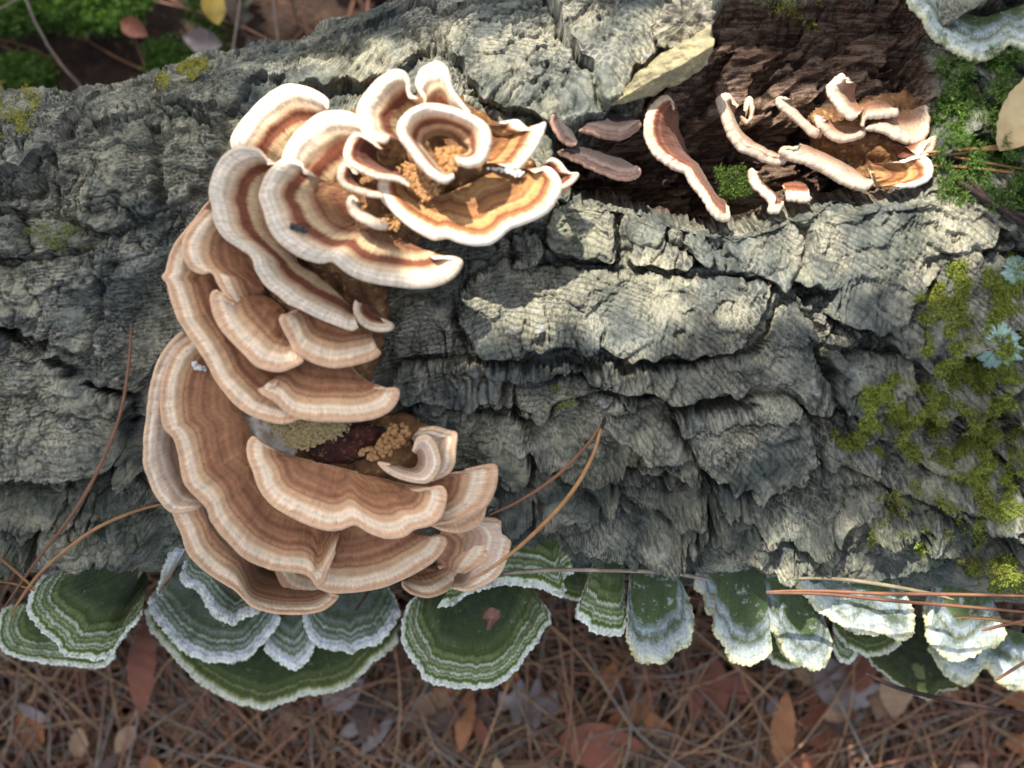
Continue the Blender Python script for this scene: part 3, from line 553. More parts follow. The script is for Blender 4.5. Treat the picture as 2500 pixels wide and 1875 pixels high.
# middle
b_('outer cream cap running down the left edge of both rosettes', pp('A',[(450,1060)],'C',[(430,10),(370,85),(312,190),(285,300),(258,348),(290,395),(300,450),(330,545),(370,640),(430,740),(500,840),(560,930),(620,1050),(680,1130),(750,1210),(830,1270),(930,1312),(1040,1342),(1130,1335),(1195,1305)]), pp('C',[(640,0),(680,150),(720,300),(760,450),(800,600),(880,760),(980,900),(1080,1020),(1160,1100),(1210,1190)]), 19, 10, 'lower', 1.0, 3.0, group=GL, wave=.4)
b_('folded tan cap with an ochre pocket under the red striped cap', pp('C',[(560,-110),(480,-30),(412,70),(395,150),(410,232),(455,300),(530,332),(595,325),(640,405),(695,482),(742,508)]), pp('C',[(860,-60),(880,60),(900,180),(930,300),(950,420),(900,500),(820,530)]), 22.5, 13, 'lower', 1.0, 2.8, group=GL, wave=.3)
b_('long tan cap with an ochre centre, just under the folded cap', pp('C',[(750,530),(690,478),(630,432),(588,462),(585,525),(610,620),(660,710),(730,790),(810,870),(890,950),(970,982),(1060,992),(1140,966),(1205,932),(1217,900),(1180,872)]), pp('C',[(840,480),(930,470),(1010,500),(1080,560),(1120,640),(1140,720),(1150,800)]), 22, 13, 'lower', 1.0, 2.8, group=GL, wave=.4)
b_('small dark banded cap beside the open bark, between two long tan caps', pp('C',[(1150,620),(1110,598),(1068,600),(1050,640),(1080,712),(1118,785),(1150,850),(1220,902),(1320,946),(1420,966),(1520,956),(1620,932),(1700,902),(1742,860),(1715,825)]), pp('C',[(1230,520),(1330,540),(1440,570),(1540,610),(1620,660),(1680,730)]), 21, 12, 'lower', .95, 2.6, group=GL, wave=.3)
b_('tiny dark red bracket with a cream lip at the tip of the red striped cap', pp('C',[(1600,530),(1568,502),(1553,540),(1556,605),(1590,660),(1660,705),(1740,722),(1812,710),(1830,670),(1790,640),(1750,625)]), pp('C',[(1640,540),(1660,540),(1690,550),(1720,575),(1740,605)]), 20, 13, 'cavity', .9, 3.0, group=GL, wave=.2)
b_('tan tongue with a pale upturned end, overhanging the heap of frass', pp('C',[(1030,1075),(960,1088),(908,1106),(930,1142),(1000,1182),(1050,1222),(1100,1270),(1180,1306),(1300,1326),(1450,1331),(1600,1326),(1720,1301),(1810,1250),(1858,1180),(1866,1118),(1830,1093),(1740,1100)]), pp('C',[(1080,1010),(1160,930),(1260,890),(1380,880),(1480,910),(1560,980),(1610,1040),(1650,1090)]), 21, 12, 'lower', 1.05, 3.4, group=GL, wave=.4)
# lower rosette
b_('pale mauve cap, outermost on the left of the lower rosette', pp('C',[(395,712),(300,800),(222,930),(180,1080),(163,1200),(150,1300)],'D',[(110,230),(105,380),(125,470),(170,570),(250,665),(330,672),(410,650)]), pp('C',[(560,800),(520,950),(480,1100),(460,1250)],'D',[(330,300),(380,420),(440,540),(480,600)]), 10, 4, 'pale', 1.0, 2.6, group=GL, wave=.3, ztilt=(0, 2))
b_('largest tan cap of the lower rosette with a wavy white line near its rim', pp('C',[(430,750),(345,840),(282,960),(252,1100),(247,1250),(270,1370),(340,1450)],'D',[(300,400),(330,520),(440,640),(470,720),(560,830),(660,920),(800,980),(960,1000),(1015,1030),(1040,1068),(1085,1050),(1110,985),(1150,880)]), pp('C',[(640,850),(700,1000),(760,1150),(820,1300),(880,1430)],'D',[(760,430),(830,540),(920,620),(1020,670),(1120,700),(1190,730)]), 17, 11, 'lower', 1.0, 3.4, group=GL, wave=.4, w=.2)
b_('dark brown shelf adjoining the fold of the largest tan cap', pp('D',[(1040,1010),(1030,1055),(1060,1085),(1110,1102),(1190,1106),(1300,1096),(1420,1070),(1540,1020),(1660,950),(1730,880),(1752,815),(1712,783),(1640,800)]), pp('D',[(1150,760),(1240,700),(1340,700),(1440,730),(1530,760),(1610,790)]), 17, 11, 'lower', .95, 3.4, group=GL, wave=.3, w=.2)
b_('wavy tan cap in the middle of the lower rosette, ochre in its hollow', pp('D',[(760,300),(705,252),(668,290),(668,360),(700,450),(730,540),(790,620),(880,680),(980,730),(1090,766),(1170,766),(1250,740),(1330,782),(1430,812),(1520,800),(1580,762),(1660,740),(1722,690),(1752,580),(1732,528),(1690,522),(1600,548)]), pp('D',[(850,340),(900,360),(980,380),(1060,400),(1140,420),(1220,440),(1300,460),(1380,480),(1450,500),(1520,530)]), 21, 13, 'lower', 1.05, 3.2, group=GL, wave=.5, w=.2)
b_('pale cap folded behind the cup shaped lobe beside the frass', pp('D',[(1600,210),(1680,198),(1760,220),(1807,240),(1800,330),(1795,400),(1760,460),(1670,502)]), pp('D',[(1560,260),(1580,320),(1600,380),(1610,430),(1620,470)]), 15, 9, 'pale', .9, 2.4, group=GL, wave=.3)
b_('small cup shaped lobe with a curled white tip above the wavy tan cap', pp('D',[(1440,400),(1372,393),(1410,442),(1480,482),(1570,507),(1650,506),(1702,450),(1717,380),(1690,290),(1640,243),(1588,260),(1560,330)]), pp('D',[(1480,410),(1500,420),(1530,430),(1570,425),(1590,395),(1590,360),(1575,345)]), 22, 14, 'pale', .9, 3.0, group=GL, wave=.2)
b_('second layer just beneath the pale sided cap next to the needle pair', pp('D',[(1965,640),(1945,710),(1880,762),(1800,780),(1720,766),(1660,740)]), pp('D',[(1880,600),(1820,620),(1760,640),(1700,660)]), 16, 11, 'lower', 1., 2.6, group=GL, wave=.2, w=.2)
b_('pale sided tan cap pointing at the pair of pine needles', pp('D',[(1850,430),(1970,404),(2022,418),(2024,500),(2000,580),(1960,640),(1880,692),(1780,727),(1685,737)]), pp('D',[(1700,460),(1660,490),(1630,530),(1620,580),(1630,640),(1650,690)]), 20, 12, 'lower', .8, 3., group=GL, wave=.3, w=.2)
b_('thin pale cap lowest at the right of the lower rosette, crossed by a pine needle', pp('D',[(1950,690),(2030,700),(2072,730),(2100,800),(2082,900),(2040,1000),(1960,1060),(1860,1096),(1785,1080)]), pp('D',[(1880,720),(1860,790),(1840,860),(1820,930),(1790,1000)]), 19, 14, 'pale', .8, 2.6, group=GL, wave=.3, w=.2)
b_('rounded tan cap with a dark brown heart below the pale sided cap', pp('D',[(1880,742),(1960,733),(2007,780),(2017,830),(1990,900),(1920,962),(1845,998)]), pp('D',[(1720,760),(1700,810),(1690,860),(1690,910),(1710,960)]), 18, 11, 'lower', .85, 3., group=GL, wave=.2, w=.2)
b_('small rounded tan cap over the edge of the big round green cap', pp('D',[(1700,950),(1790,938),(1852,970),(1857,1000),(1820,1050),(1740,1102),(1650,1130),(1560,1112),(1508,1072),(1505,1040)]), pp('D',[(1720,980),(1690,960),(1640,960),(1600,980),(1560,1010),(1540,1030)]), 19, 13, 'lower', 1.0, 3., group=GL, wave=.2, w=.2)
b_('narrow tan cap with a notch, lowest shelf under the largest tan cap', pp('D',[(290,640),(258,652),(280,720),(310,790),(340,880),(400,950),(500,1030),(600,1090),(650,1140),(700,1182),(800,1212),(920,1222),(1040,1212),(1110,1182),(1168,1120),(1130,1095)]), pp('D',[(420,620),(480,760),(570,860),(670,930),(780,980),(900,1020),(1000,1050),(1080,1070)]), 13, 8, 'lower', .95, 3., group=GL, wave=.4, w=.2, ztilt=(13, -2))
b_('small half hidden tan lip under the fold of the largest tan cap', pp('D',[(818,990),(850,1060),(900,1112),(980,1142),(1060,1138),(1110,1105)]), pp('D',[(860,940),(920,950),(980,970),(1040,990),(1080,1020)]), 14, 9, 'lower', .9, 2.6, group=GL, wave=.2, w=.2)
# green fungi along the flank
kw = dict(group=GG, w=.15, jag=.7, p=1.2, puff=.3)
b_('green cap with a fuzzy white rim and yellow notch, next to the crossed pine needles', pp('F',[(400,318),(300,308),(220,350),(160,440),(138,520),(160,580),(220,640),(290,700),(350,772),(430,792),(520,802),(600,780),(640,720),(700,640),(775,555)]), pp('F',[(620,300),(680,320),(720,350),(760,390),(790,430),(800,470)]), 4, 0, 'green', .95, 2.4, wave=.8, **kw)
b_('low green shelf with a broad white edge beneath the notched green cap', pp('F',[(140,500),(50,508),(0,540),(-25,640),(0,742),(80,790),(200,812),(320,832),(440,842),(560,842),(630,780)]), pp('F',[(260,560),(320,580),(380,600),(440,620),(500,640),(560,660)]), -8, -8, 'green', 1.1, 2.4, wave=.6, **kw)
b_('rolled grey white finger of fungus rising against the pale tan caps', pp('F',[(1010,200),(960,160),(905,220),(870,330),(840,440),(880,460)]), pp('F',[(1040,260),(1010,290),(980,340),(950,400),(930,440)]), 8, 3, 'bluegreen', .6, 3.4, wave=.2, mw=3, **kw)
b_('brown edged green shelf, broadest of the flank and hanging over the litter', pp('F',[(775,530),(800,620),(850,700),(930,780),(1010,870),(1100,950),(1220,1012),(1320,1052),(1410,1072),(1500,1052),(1600,1012),(1720,990),(1850,960),(1940,900),(2000,830),(2080,780),(2160,700)]), pp('F',[(1000,520),(1120,560),(1260,590),(1400,600),(1550,600),(1700,590),(1850,580),(1980,560),(2060,540)]), -12, -8, 'brownfringe', 1.0, 2.6, wave=.8, **kw)
b_('grey banded green cap with lilac stripes above the broadest green shelf', pp('F',[(830,430),(790,500),(840,590),(900,670),(960,740),(1050,790),(1150,817),(1250,822),(1330,800),(1375,760),(1440,700),(1500,620),(1520,575)]), pp('F',[(1000,360),(1080,400),(1160,430),(1240,450),(1320,470),(1400,490)]), -3, -2, 'bluegreen', 1.0, 2.6, wave=.7, **kw)
b_('ruffled white frill directly under the notched narrow tan cap', pp('F',[(1010,230),(975,310),(972,380),(1040,422),(1090,472),(1130,540),(1190,592),(1260,612),(1320,582),(1410,545)]), pp('F',[(1060,230),(1110,280),(1180,330),(1250,380),(1320,420),(1390,460)]), 2, 1, 'bluegreen', .9, 2.6, wave=.7, **kw)
b_('small pale green lobe squeezed between two bigger green caps', pp('F',[(1450,620),(1425,690),(1430,752),(1480,802),(1560,852),(1600,857),(1660,802),(1702,732),(1700,660)]), pp('F',[(1480,520),(1520,510),(1560,510),(1600,520),(1640,540)]), -7, -4, 'bluegreen', .8, 2.2, wave=.5, **kw)
b_('grey green cap with a small dark twig on it, right under the dark brown shelf', pp('F',[(1625,540),(1650,650),(1700,712),(1760,742),(1850,752),(1900,772),(1950,742),(2040,722),(2100,660),(2152,580),(2162,530),(2120,435)]), pp('F',[(1720,440),(1790,410),(1860,395),(1930,395),(2000,400),(2050,410)]), -4, -2, 'bluegreen', .9, 2.2, wave=.6, **kw)
b_('big round green cap with concentric white rings and a dead bud on it', pp('G',[(260,450),(210,500),(180,580),(175,680),(200,760),(260,832),(300,912),(400,942),(500,957),(640,957),(740,912),(830,822),(900,722),(960,632),(987,580),(945,490),(880,440)]), pp('G',[(400,400),(480,370),(560,360),(640,360),(720,365),(790,380),(830,400)]), -6, -3, 'green', 1.0, 2.4, wave=.9, **kw)
b_('frilly white lip curving over the big round green cap', pp('G',[(370,515),(440,512),(520,462),(620,422),(740,402),(860,412),(960,432),(1030,462),(1068,430),(1050,372),(1110,330)]), pp('G',[(560,330),(640,300),(720,270),(800,240),(880,220),(960,215),(1020,230),(1070,260)]), -1, -1, 'green', .8, 2.2, wave=.6, **kw)
b_('stubby dark green cap with white fringe beside the bare dark twig', pp('G',[(1195,365),(1150,440),(1120,520),(1118,572),(1180,612),(1205,652),(1290,672),(1370,662),(1392,590),(1390,500)]), pp('G',[(1220,310),(1260,300),(1300,300),(1340,310),(1380,330)]), -6, -2, 'green', .8, 2.2, wave=.6, **kw)
b_('bleached green cap with a white face and a small dark hole', pp('G',[(1395,560),(1400,700),(1430,782),(1500,827),(1600,827),(1680,762),(1742,690),(1752,570),(1722,450),(1675,345)]), pp('G',[(1420,340),(1460,310),(1500,300),(1550,300),(1600,305),(1640,320)]), -6, -2, 'flap', .9, 2.0, wave=2.6, **kw)
b_('hanging bleached flap with a sunlit edge below the whitish bark knob', pp('H',[(-10,470),(60,622),(110,702),(108,782),(170,852),(190,932),(240,992),(350,1008),(440,962),(500,900)]), pp('H',[(40,330),(120,310),(200,300),(280,310),(360,330),(420,370)]), -9, -2, 'flap', 1.0, 2.0, wave=2.8, **kw)
b_('twisted flap with a yellow lit fold and a frayed white end', pp('H',[(340,420),(360,500),(382,605),(432,702),(502,802),(560,932),(640,1002),(720,1034),(780,1038),(862,1002),(882,920),(900,840)]), pp('H',[(400,340),(460,350),(520,370),(590,400),(660,440),(720,490)]), -6, 0, 'flap', 1.1, 2.2, wave=2.8, **kw)
b_('scrap of green fungus hanging off the twisted flap', pp('H',[(885,860),(895,910),(925,962),(980,992),(1030,952),(1055,890)]), pp('H',[(900,760),(930,760),(960,770),(1000,780)]), -10, -6, 'green', 1., 1.8, wave=.4, **kw)
b_('mottled grey green cap crossed by long pine needles', pp('H',[(640,440),(680,542),(740,612),(850,682),(960,742),(1040,797),(1140,802),(1185,792),(1250,822),(1350,832),(1412,782),(1428,650),(1385,590)]), pp('H',[(760,380),(860,380),(960,400),(1060,430),(1160,460),(1260,490)]), 0, 2, 'flap', .9, 2.0, wave=2.6, **kw)
b_('dark mossy shelf hanging lowest beside the thin dark stem', pp('H',[(1080,900),(1140,990),(1230,1062),(1350,1152),(1500,1222),(1580,1165),(1700,1152)]), pp('H',[(1120,780),(1220,780),(1320,790),(1420,800),(1520,830),(1600,880)]), -20, -14, 'brownfringe', 2.2, 2.4, wave=.8, **kw)
b_('wavy white edged flap at the foot of the log end with moss', pp('H',[(1500,880),(1550,982),(1640,1072),(1740,1132),(1830,1062),(1865,1020),(1950,1092),(2040,1152),(2124,1177),(2240,1185)]), pp('H',[(1580,820),(1680,830),(1780,840),(1880,850),(1980,870),(2080,900),(2180,930)]), -8, -8, 'flap', .9, 2.0, wave=2.6, **kw)
b_('crumpled yellow green flap rolled over at its lit edge', pp('H',[(1475,600),(1488,730),(1510,852),(1590,922),(1680,972),(1760,962),(1860,902),(1960,862),(2012,800),(2000,740)]), pp('H',[(1560,560),(1620,560),(1690,570),(1770,590),(1850,620),(1920,660)]), 0, 0, 'flap', 1.0, 2.4, wave=2.8, **kw)
b_('yellowish curled fold along the twisted flap, catching the sun', pp('H',[(362,560),(385,620),(432,712),(502,812),(560,940),(650,1005)]), pp('H',[(540,660),(560,720),(580,780),(600,840),(620,900),(660,950)])+np.array([0, 45.]), -2, -3, 'yellowfold', .9, 2.4, wave=.6, **kw)
b_('yellow rolled fold lying on the crumpled flap by the pine needles', pp('H',[(1500,690),(1512,790),(1580,890),(1670,965),(1745,960)]), pp('H',[(1690,680),(1715,740),(1735,800),(1745,850),(1750,900)])+np.array([0, 45.]), 7, 6, 'yellowfold', .8, 2.6, wave=.5, **kw)
b_('yellow ribbed fold on the near side of the bleached white faced cap', pp('G',[(1405,600),(1402,700),(1432,785),(1510,828)]), pp('G',[(1430,560),(1470,640),(1510,720),(1550,790)])+np.array([0, 45.]), -2, -3, 'yellowfold', .9, 2.2, wave=.4, **kw)
b_('dark green cap set back in the gap left of the stubby cap', pp('G',[(1010,330),(1030,420),(1080,470),(1140,480),(1190,430)]), pp('G',[(1040,300),(1070,290),(1100,290),(1130,300),(1160,320)]), -22, -16, 'brownfringe', 1.6, 2.2, wave=.6, **kw)
b_('mossy brown cap set back between the hanging flap and the twisted flap', pp('H',[(430,800),(470,950),(540,1005),(640,1010),(690,940)]), pp('H',[(440,560),(500,540),(560,550),(620,580),(660,620)]), -22, -16, 'brownfringe', 1.2, 2.2, wave=.8, **kw)
b_('deep green cap half hidden behind the mottled cap', pp('H',[(880,760),(960,860),(1080,930),(1220,930),(1330,860)]), pp('H',[(900,560),(990,550),(1080,560),(1170,580),(1260,610)]), -22, -16, 'brownfringe', 1.2, 2.2, wave=.8, **kw)
b_('pale green cap curling over the moss at the top end of the hollow', pp('W',[(1950,-20),(1985,40),(2030,92),(2080,126),(2140,132),(2178,100),(2212,110),(2260,70)]), pp('W',[(1990,-30),(2020,10),(2060,50),(2110,75),(2150,70),(2230,40)]), 10, 4, 'flap', 1.1, 3.0, wave=2.4, group=GG, jag=.6)
# fungi in the hollow
kw = dict(group=GR, w=.0)
def r_(label, rim, base, zr, zb, kind, **k): b_(label, rim, base, zr-zb, 0, kind, zabs=zb, **k)
r_('small dull purple bracket at the edge of the hollow by the ochre fan', pp('E',[(100,360),(85,372),(95,422),(130,482),(182,518),(215,515)]), pp('E',[(130,370),(160,390),(185,420),(205,460),(222,495)]), 9, 3, 'dark', t=2.4, wave=.2, **kw)
r_('upper dull purple bracket with a pinkish lip inside the dark hollow', pp('E',[(255,420),(226,440),(290,462),(370,482),(440,484),(500,454),(540,412)]), pp('E',[(280,390),(330,370),(400,362),(460,368),(510,385)]), 5, -3, 'dark', t=2.8, wave=.2, **kw)
r_('longer dull purple bracket with a pinkish lip, lowest of the dark ones', pp('E',[(150,530),(120,545),(170,577),(250,612),(330,652),(420,682),(490,684),(533,657),(530,625)]), pp('E',[(185,525),(260,520),(330,535),(400,560),(460,590),(500,612)]), 6, -2, 'dark', t=2.8, wave=.2, **kw)
r_('tallest wavy cream bracket in the hollow, red brown inside', pp('E',[(700,330),(690,285),(650,260),(600,290),(560,350),(548,440),(570,520),(620,582),(700,632),(750,652),(780,712),(830,772),(880,852),(930,887),(975,872),(965,810)]), pp('E',[(720,380),(720,430),(740,480),(755,530),(775,570),(810,600),(840,650),(870,710),(890,760)]), 6, -12, 'cavity', ds=.75, t=3.6, wave=.3, p=2., **kw)
r_('wavy cream blade standing edge on, left of the dangling beige prong', pp('E',[(1010,320),(975,260),(930,253),(903,290),(925,360),(945,432),(985,502),(1025,542),(1080,562),(1140,592),(1200,612),(1252,592),(1258,560)]), pp('E',[(1000,330),(990,380),(1005,430),(1040,470),(1090,500),(1140,530),(1190,560),(1220,570)]), 2, -14, 'beige', ds=.8, t=4.0, wave=.4, p=2.2, **kw)
r_('tiny tan lobe behind the wavy cream blade', pp('E',[(1035,340),(1045,285),(1075,268),(1092,312),(1086,380),(1050,408),(1012,375)]), pp('E',[(1040,400),(1045,390),(1050,385),(1055,390),(1045,400)]), -4, -10, 'cavity', ds=.7, t=2.2, wave=.1, **kw)
r_('beige prong hanging beside the decayed wood', pp('E',[(1250,275),(1205,268),(1197,312),(1250,362),(1310,412),(1360,462),(1402,474),(1410,440)]), pp('E',[(1275,290),(1280,320),(1310,350),(1345,390),(1380,420),(1395,430)]), 0, -9, 'beige', ds=.9, t=3.6, wave=.2, **kw)
r_('v shaped beige bracket with dull brown inside, next to the beige prong', pp('E',[(1430,385),(1385,362),(1393,412),(1440,462),(1500,497),(1560,492),(1637,467),(1640,430)]), pp('E',[(1460,380),(1480,400),(1510,415),(1550,420),(1590,415),(1620,405)]), 0, -9, 'beige', ds=1.3, t=3.2, wave=.2, **kw)
r_('curled beige bracket set highest in the hollow against dark wood', pp('E',[(1560,200),(1525,155),(1470,190),(1446,230),(1470,292),(1510,352),(1560,388),(1596,372)]), pp('E',[(1590,215),(1585,240),(1580,270),(1590,300),(1610,325),(1625,340)]), 5, -6, 'beige', ds=1.2, t=3.2, wave=.2, **kw)
r_('thin beige ledge joined to the highest curled bracket', pp('E',[(1632,425),(1640,388),(1700,382),(1795,367),(1800,345)]), pp('E',[(1620,320),(1650,300),(1690,290),(1730,300),(1765,325)]), 3, -7, 'beige', ds=1.3, t=2.8, wave=.3, **kw)
r_('wide beige shelf with a ragged tan top close to the green moss', pp('E',[(1632,435),(1720,452),(1800,492),(1880,508),(1932,482),(1957,400),(1948,325)]), pp('E',[(1680,390),(1730,370),(1780,355),(1830,345),(1870,335),(1900,320)]), 2, -7, 'beige', ds=1.0, t=3.0, wave=.4, **kw)
r_('long grey beige blade lying across the lower lip of the hollow', pp('E',[(1290,520),(1240,513),(1210,545),(1260,582),(1350,612),(1420,642),(1500,692),(1580,727),(1640,734),(1672,712)]), pp('E',[(1310,500),(1360,515),(1420,540),(1480,570),(1540,600),(1600,640),(1640,675)]), 6, -4, 'beige', ds=.6, t=3.8, wave=.3, **kw)
r_('white tipped brown lobe where pine needles meet the hollow', pp('E',[(1880,560),(1930,490),(1985,465),(1978,530),(1930,575),(1880,590)]), pp('E',[(1780,500),(1780,520),(1780,540),(1790,560),(1800,575)]), 3, -3, 'cavity', ds=.8, t=2.4, wave=.3, **kw)
r_('brown fan with a lilac white rim on the lower lip of the hollow', pp('E',[(1800,590),(1860,570),(1932,562),(1970,620),(1952,682),(1880,717),(1805,724)]), pp('E',[(1660,600),(1670,630),(1680,660),(1690,690),(1710,715)]), 6, 0, 'ochre', ds=.9, t=2.4, wave=.3, **kw)
r_('narrow cream bracket at the brink, beside the mossy green scrap', pp('E',[(1100,640),(1080,622),(1062,642),(1075,702),(1120,752),(1160,792),(1160,836),(1210,845),(1236,808)]), pp('E',[(1120,650),(1125,680),(1150,710),(1180,735),(1205,760),(1225,785)]), 7, -3, 'cavity', ds=.8, t=3.2, wave=.2, **kw)
r_('little dark red shelf joined to the narrow cream bracket', pp('E',[(1245,785),(1300,792),(1360,793),(1373,772),(1360,750)]), pp('E',[(1230,700),(1270,690),(1310,690),(1340,705),(1350,725)]), 4, -1, 'cavity', ds=.9, t=2.4, wave=.2, **kw)

# ------------------------------------------------------------------ fused flesh, mycelium, crumbs
def mound(name, label, cat, poly, h, mat, seed, kind=None, amp=2., rag=14, z0=0., flat=None, group=None):
    st = 6; x0, y0 = poly.min(0)-20; x1, y1 = poly.max(0)+20
    X, Y = np.meshgrid(np.arange(x0, x1, st), np.arange(y0, y1, st), indexing='ij')
    sd = sdpoly(X+rag*fbm(X/60, Y/60, 3, seed), Y+rag*fbm(X/60, Y/60, 3, seed+1), poly)*S*1000
    zs = (surf(X, Y)*1000 if flat is None else np.full(X.shape, flat))+z0
    Z = zs+h*sstep(-1, 12, sd)+amp*fbm(X/70, Y/70, 4, seed+2)*sstep(0, 4, sd)-6*sstep(0, -2.5, sd)
    ok = sd > -2; V = P(X, Y, Z/1000); n0, n1 = X.shape; idx = np.arange(n0*n1).reshape(n0, n1)
    k = ok[:-1, :-1] & ok[1:, :-1] & ok[:-1, 1:] & ok[1:, 1:]
    Q = np.stack([idx[:-1, :-1], idx[:-1, 1:], idx[1:, 1:], idx[1:, :-1]], -1)[k]
    loc = np.array([V[ok][:, 0].mean(), V[ok][:, 1].mean(), V[ok][:, 2].min()])
    v, q, _, _ = submesh(V.reshape(-1, 3)-loc, Q[:, ::-1], {}); o = link(name, mesh_np(name, v, q, mat), None, loc); tag(o, label, cat, group, kind); return o
mound('fungus_flesh', 'brown fused flesh at the root of the upper rosette', 'fungus', pp('W',[(640,330),(760,250),(860,200),(1000,200),(1100,270),(1150,350),(1080,420),(960,480),(900,520),(870,560),(820,600),(840,690),(760,690),(640,600),(580,500),(540,400)]), 20, M_TISSUE, 300, amp=2.5)
mound('fungus_flesh', 'ochre brown flesh between the long tan caps and the open bark', 'fungus', pp('W',[(500,470),(640,480),(760,560),(820,640),(830,760),(800,830),(700,830),(600,760),(520,650),(480,560)]), 12, M_TISSUE, 310)
mound('fungus_flesh', 'tan flesh ridge round the heap of frass in the lower rosette', 'fungus', pp('W',[(440,820),(560,860),(640,930),(760,960),(820,900),(900,900),(960,960),(940,1040),(880,1080),(740,1140),(620,1100),(500,1020),(420,930)]), 9, M_TISSUE, 320, amp=2.2)
mound('fungus_flesh', 'ragged ochre flesh in the right part of the hollow', 'fungus', pp('E',[(1380,380),(1560,340),(1720,260),(1900,300),(1930,480),(1900,650),(1820,700),(1660,720),(1500,640),(1400,560)]), 7, M_TISSUE, 330, flat=-12, amp=4)
mound('mycelium_patch', 'white mycelium felt beside the heap of frass', 'mycelium', pp('C',[(740,1230),(850,1290),(990,1330),(1150,1490),(1130,1580),(980,1560),(880,1480),(800,1380)]), 2.5, M_MYC, 340, z0=9.5, amp=1.6)
mound('stained_patch', 'dark red stained flesh bordering the heap of frass', 'fungus', pp('C',[(1230,1480),(1480,1420),(1600,1380),(1720,1400),(1690,1520),(1500,1570),(1300,1590)]), 1.5, M_STAIN, 350, z0=9.5, amp=2.2)
def granules(name, label, poly, n, size, mat, zf, seed, elong=1.6, cat='frass', kind='stuff'):
    r = random.Random(seed); x0, y0 = poly.min(0); x1, y1 = poly.max(0); V = []; Q = []
    ico = np.array([(0,0,1),(.9,0,.3),(.28,.85,.3),(-.72,.53,.3),(-.72,-.53,.3),(.28,-.85,.3),(.72,.53,-.4),(-.28,.85,-.4),(-.9,0,-.4),(-.28,-.85,-.4),(.72,-.53,-.4),(0,0,-1)])
    tri = [(0,1,2),(0,2,3),(0,3,4),(0,4,5),(0,5,1),(1,6,2),(2,7,3),(3,8,4),(4,9,5),(5,10,1),(6,7,2),(7,8,3),(8,9,4),(9,10,5),(10,6,1),(11,7,6),(11,8,7),(11,9,8),(11,10,9),(11,6,10)]
    pts = []
    while len(pts) < n:
        a = r.uniform(x0, x1); b = r.uniform(y0, y1)
        if sdpoly(np.array([a]), np.array([b]), poly)[0] > r.random()*25: pts.append((a, b))
    for a, b in pts:
        s = size*r.uniform(.55, 1.3)/1000; an = r.uniform(0, 6.28); z = zf(a, b)/1000+r.uniform(-.2, .8)*s
        v = ico*np.array([s*elong*r.uniform(.7, 1.2), s, s*.8])*(1+np.array([[r.uniform(-.15, .15)] for _ in range(12)])); c, si = math.cos(an), math.sin(an)
        v = np.stack([v[:, 0]*c-v[:, 1]*si, v[:, 0]*si+v[:, 1]*c, v[:, 2]], -1)+P(a, b, z); k = len(V)*12; V.append(v); Q += [(i+k, j+k, l+k) for i, j, l in tri]
    V = np.vstack(V); loc = V.mean(0); o = link(name, mesh_np(name, V-loc, np.array(Q), mat), None, loc); tag(o, label, cat, None, kind); return o
sf = lambda h: (lambda a, b: float(surf(a, b))*1000+h)
granules('frass_heap', 'heap of greenish crumbly frass sheltered below the tan tongue', pp('C',[(940,1300),(1560,1290),(1520,1400),(1380,1470),(1230,1530),(1120,1500),(1020,1400)]), 950, .46, M_FRASS, sf(15.5), 1, 2.0)
granules('frass_heap', 'nest of tan nubs inside the ring shaped cap', pp('B',[(860,730),(960,690),(1060,720),(1060,800),(1020,880),(960,900),(880,860)]), 150, .85, M_FRASSB, sf(35), 2, 1.2)
granules('frass_heap', 'pale crumbs gathered between the curled lobe and the ring shaped cap', pp('B',[(600,820),(700,800),(820,900),(900,960),(900,1050),(760,1100),(680,1000),(620,920)]), 320, .55, M_FRASSB, sf(28.5), 3, 1.2)
granules('frass_heap', 'tan crumbs under the stubby cream finger', pp('B',[(280,1160),(420,1230),(640,1100),(720,1230),(600,1290),(450,1290),(320,1250)]), 150, .5, M_FRASSB, sf(27.5), 4, 1.2)
granules('frass_heap', 'ochre nubs beside the dark red stain', pp('C',[(1560,1540),(1720,1440),(1800,1330),(1930,1330),(1960,1420),(1850,1540),(1700,1600)]), 130, .85, M_FRASSB, sf(13.5), 5, 1.2)
granules('white_crumbs', 'bright white crumbs on the broad ochre banded cap', pp('B',[(1200,860),(1280,850),(1420,860),(1480,890),(1440,930),(1360,900)]), 70, .42, M_WHITE, sf(28.6), 6, 1.2, 'crumbs')
pel = granules('dark_pellet', 'dark grey speckled pellet on the widest cream cap', pp('A',[(995,1235),(1115,1280),(1110,1300),(1000,1260)]), 26, .7, M_PELLET, sf(31.2), 7, 1.3, 'pellet', None)
granules('white_crumbs', 'grey white flake on the largest tan cap', pp('C',[(465,915),(565,955),(560,985),(470,950)]), 16, .8, M_WHITE, sf(12.5), 8, 1.3, 'crumbs', None)

